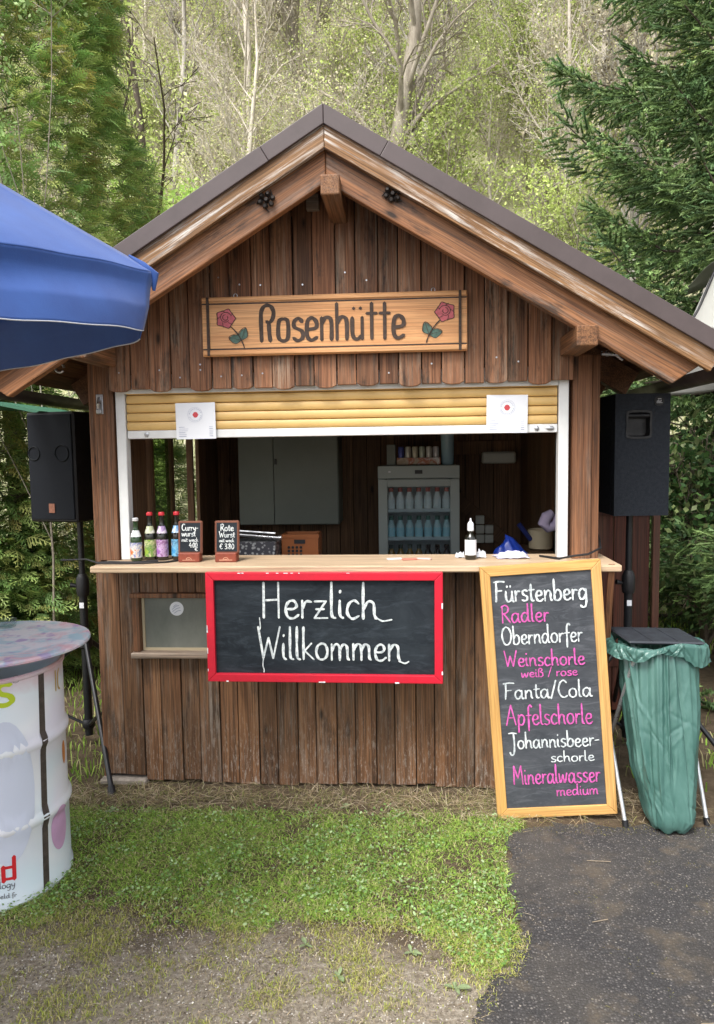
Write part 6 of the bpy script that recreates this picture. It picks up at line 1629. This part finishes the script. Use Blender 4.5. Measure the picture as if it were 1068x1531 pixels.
P = scatter(28000, .0, 3.2, -2.3, -.3, lambda x, y: np.where(inside_asphalt(x-.01, y), 1, 0)*np.clip(.6+.5*fbm(x, y, 3), .2, 1), .0055)
stones('asphalt_chippings', P, g.uniform(.0010, .0026, len(P))*np.where(g.uniform(0, 1, len(P)) < .03, 1.7, 1), [(.08, .078, .076), (.15, .14, .13), (.24, .22, .20), (.11, .10, .095), (.30, .27, .23)], 5, 'loose light chippings lying on the dark asphalt', M['stone'])
# moss, leaf litter and crumbs on the asphalt
P = scatter(26000, .5, 2.4, -1.8, -.22, lambda x, y: np.clip((fbm(x*1.1, y*2, 5)-.35)*1.5, 0, 1)+np.clip(1-np.abs(y+.36)/.08, 0, 1)*.8, .006)
tag(blades('asphalt_moss', P, g.uniform(.003, .010, len(P)), g.uniform(.0009, .0018, len(P)), [(.14, .15, .04), (.20, .17, .06), (.26, .24, .08)], M['grass'], 1.2, 14, flat=.5), 'low moss and seedlings on the asphalt below the menu board', 'moss')
P = scatter(16000, -2.3, 1.0, -2.1, -.25, lambda x, y: np.clip(.30+.5*fbm(x+7, y, 6), .04, 1)*np.where(y < -.85, 1, .35)*np.where(inside_asphalt(x-.06, y), .0, 1), .004); P[:, 2] = g.uniform(.002, .012, len(P))
tag(blades('straw_bits', P, g.uniform(.008, .035, len(P)), g.uniform(.0006, .0015, len(P)), ST, M['dry'], 1.2, 19, flat=.9), 'short bits of dead straw strewn over the gravel and lawn', 'straw')
P = scatter(9000, .1, 1.0, -2.0, -.3, lambda x, y: np.exp(-(np.abs(x-np.interp(y, [e[1] for e in edge[:10]], [e[0] for e in edge[:10]])-.02)/.035)**1.0), .006)
stones('edge_crumbs', P, g.uniform(.0012, .0040, len(P)), [(.22, .18, .13), (.14, .11, .08), (.32, .28, .22)], 8, 'brown soil crumbs along the ragged edge of the asphalt', M['stone'])
# broad weeds that can be told apart
def weed(x, y, label, n, s, seed):
    g = np.random.RandomState(seed); V = []; F = []
    for k in range(n):
        a = k*2.4+g.uniform(-.8, .8); L = s*g.uniform(.45, 1.3); W_ = L*g.uniform(.16, .28); e = g.uniform(.15, .6)
        c, s_ = math.cos(a), math.sin(a)
        o_ = len(V)
        for (u, w) in ((0, .12), (.3, .8), (.6, 1), (.85, .6), (1, .03)):
            z = .006+L*(e*u-.45*u*u*e*1.3)
            for q in (-1, 0, 1): V.append((c*L*u-s_*W_*w*q, s_*L*u+c*W_*w*q, z+(abs(q))*W_*.25*w))
        for i in range(4):
            for q in range(2): F.append((o_+i*3+q, o_+i*3+q+1, o_+i*3+q+4, o_+i*3+q+3))
    me = bpy.data.meshes.new('weed'); me.from_pydata(V, [], F); me.update()
    o = link('weed_plant', me, M['weed'], None, (x, y, .002)); tag(o, label, 'weed')
M['weed'] = plain('pale_weed_leaf', (.24, .31, .15), .55, nz=.4, nscale=40)
for i, (x, y, n, s, l) in enumerate(((.10, -1.30, 5, .032, 'broad leaved weed lying pale at the lawn edge near the picture bottom centre'), (.32, -1.18, 6, .034, 'pale dock seedling between lawn edge and asphalt'), (.45, -1.33, 6, .038, 'yellow green rosette weed closest to the asphalt edge'), (-.02, -1.16, 4, .028, 'small weed with two folded leaves on the gravel'), (-1.02, -.30, 7, .03, 'small bright green weed in the straw near the left tripod foot'), (.03, -.22, 8, .035, 'tuft of light green leaves in the straw under the welcome board'))): weed(x, y, l, n, s, 40+i)
# fallen twigs
for (pts, l) in (([(1.02, -1.52, .012), (1.12, -1.44, .014), (1.26, -1.42, .010), (1.36, -1.43, .01)], 'thin crooked straw stalk lying on the asphalt at the bottom right'), ([(1.0, -.62, .01), (1.09, -.625, .011)], 'short pale twig lying on the asphalt below the menu board'), ([(.93, -1.0, .01), (.985, -.985, .012)], 'short brown twig lying in the middle of the asphalt')):
    mb = MB(); mb.tube(pts, .0015, 6); tag(mb.build('fallen_twig', plain('straw_stalk', (.26, .21, .15), .8) if 'straw_stalk' not in bpy.data.materials else bpy.data.materials['straw_stalk'], None, smooth=True), l, 'twig')
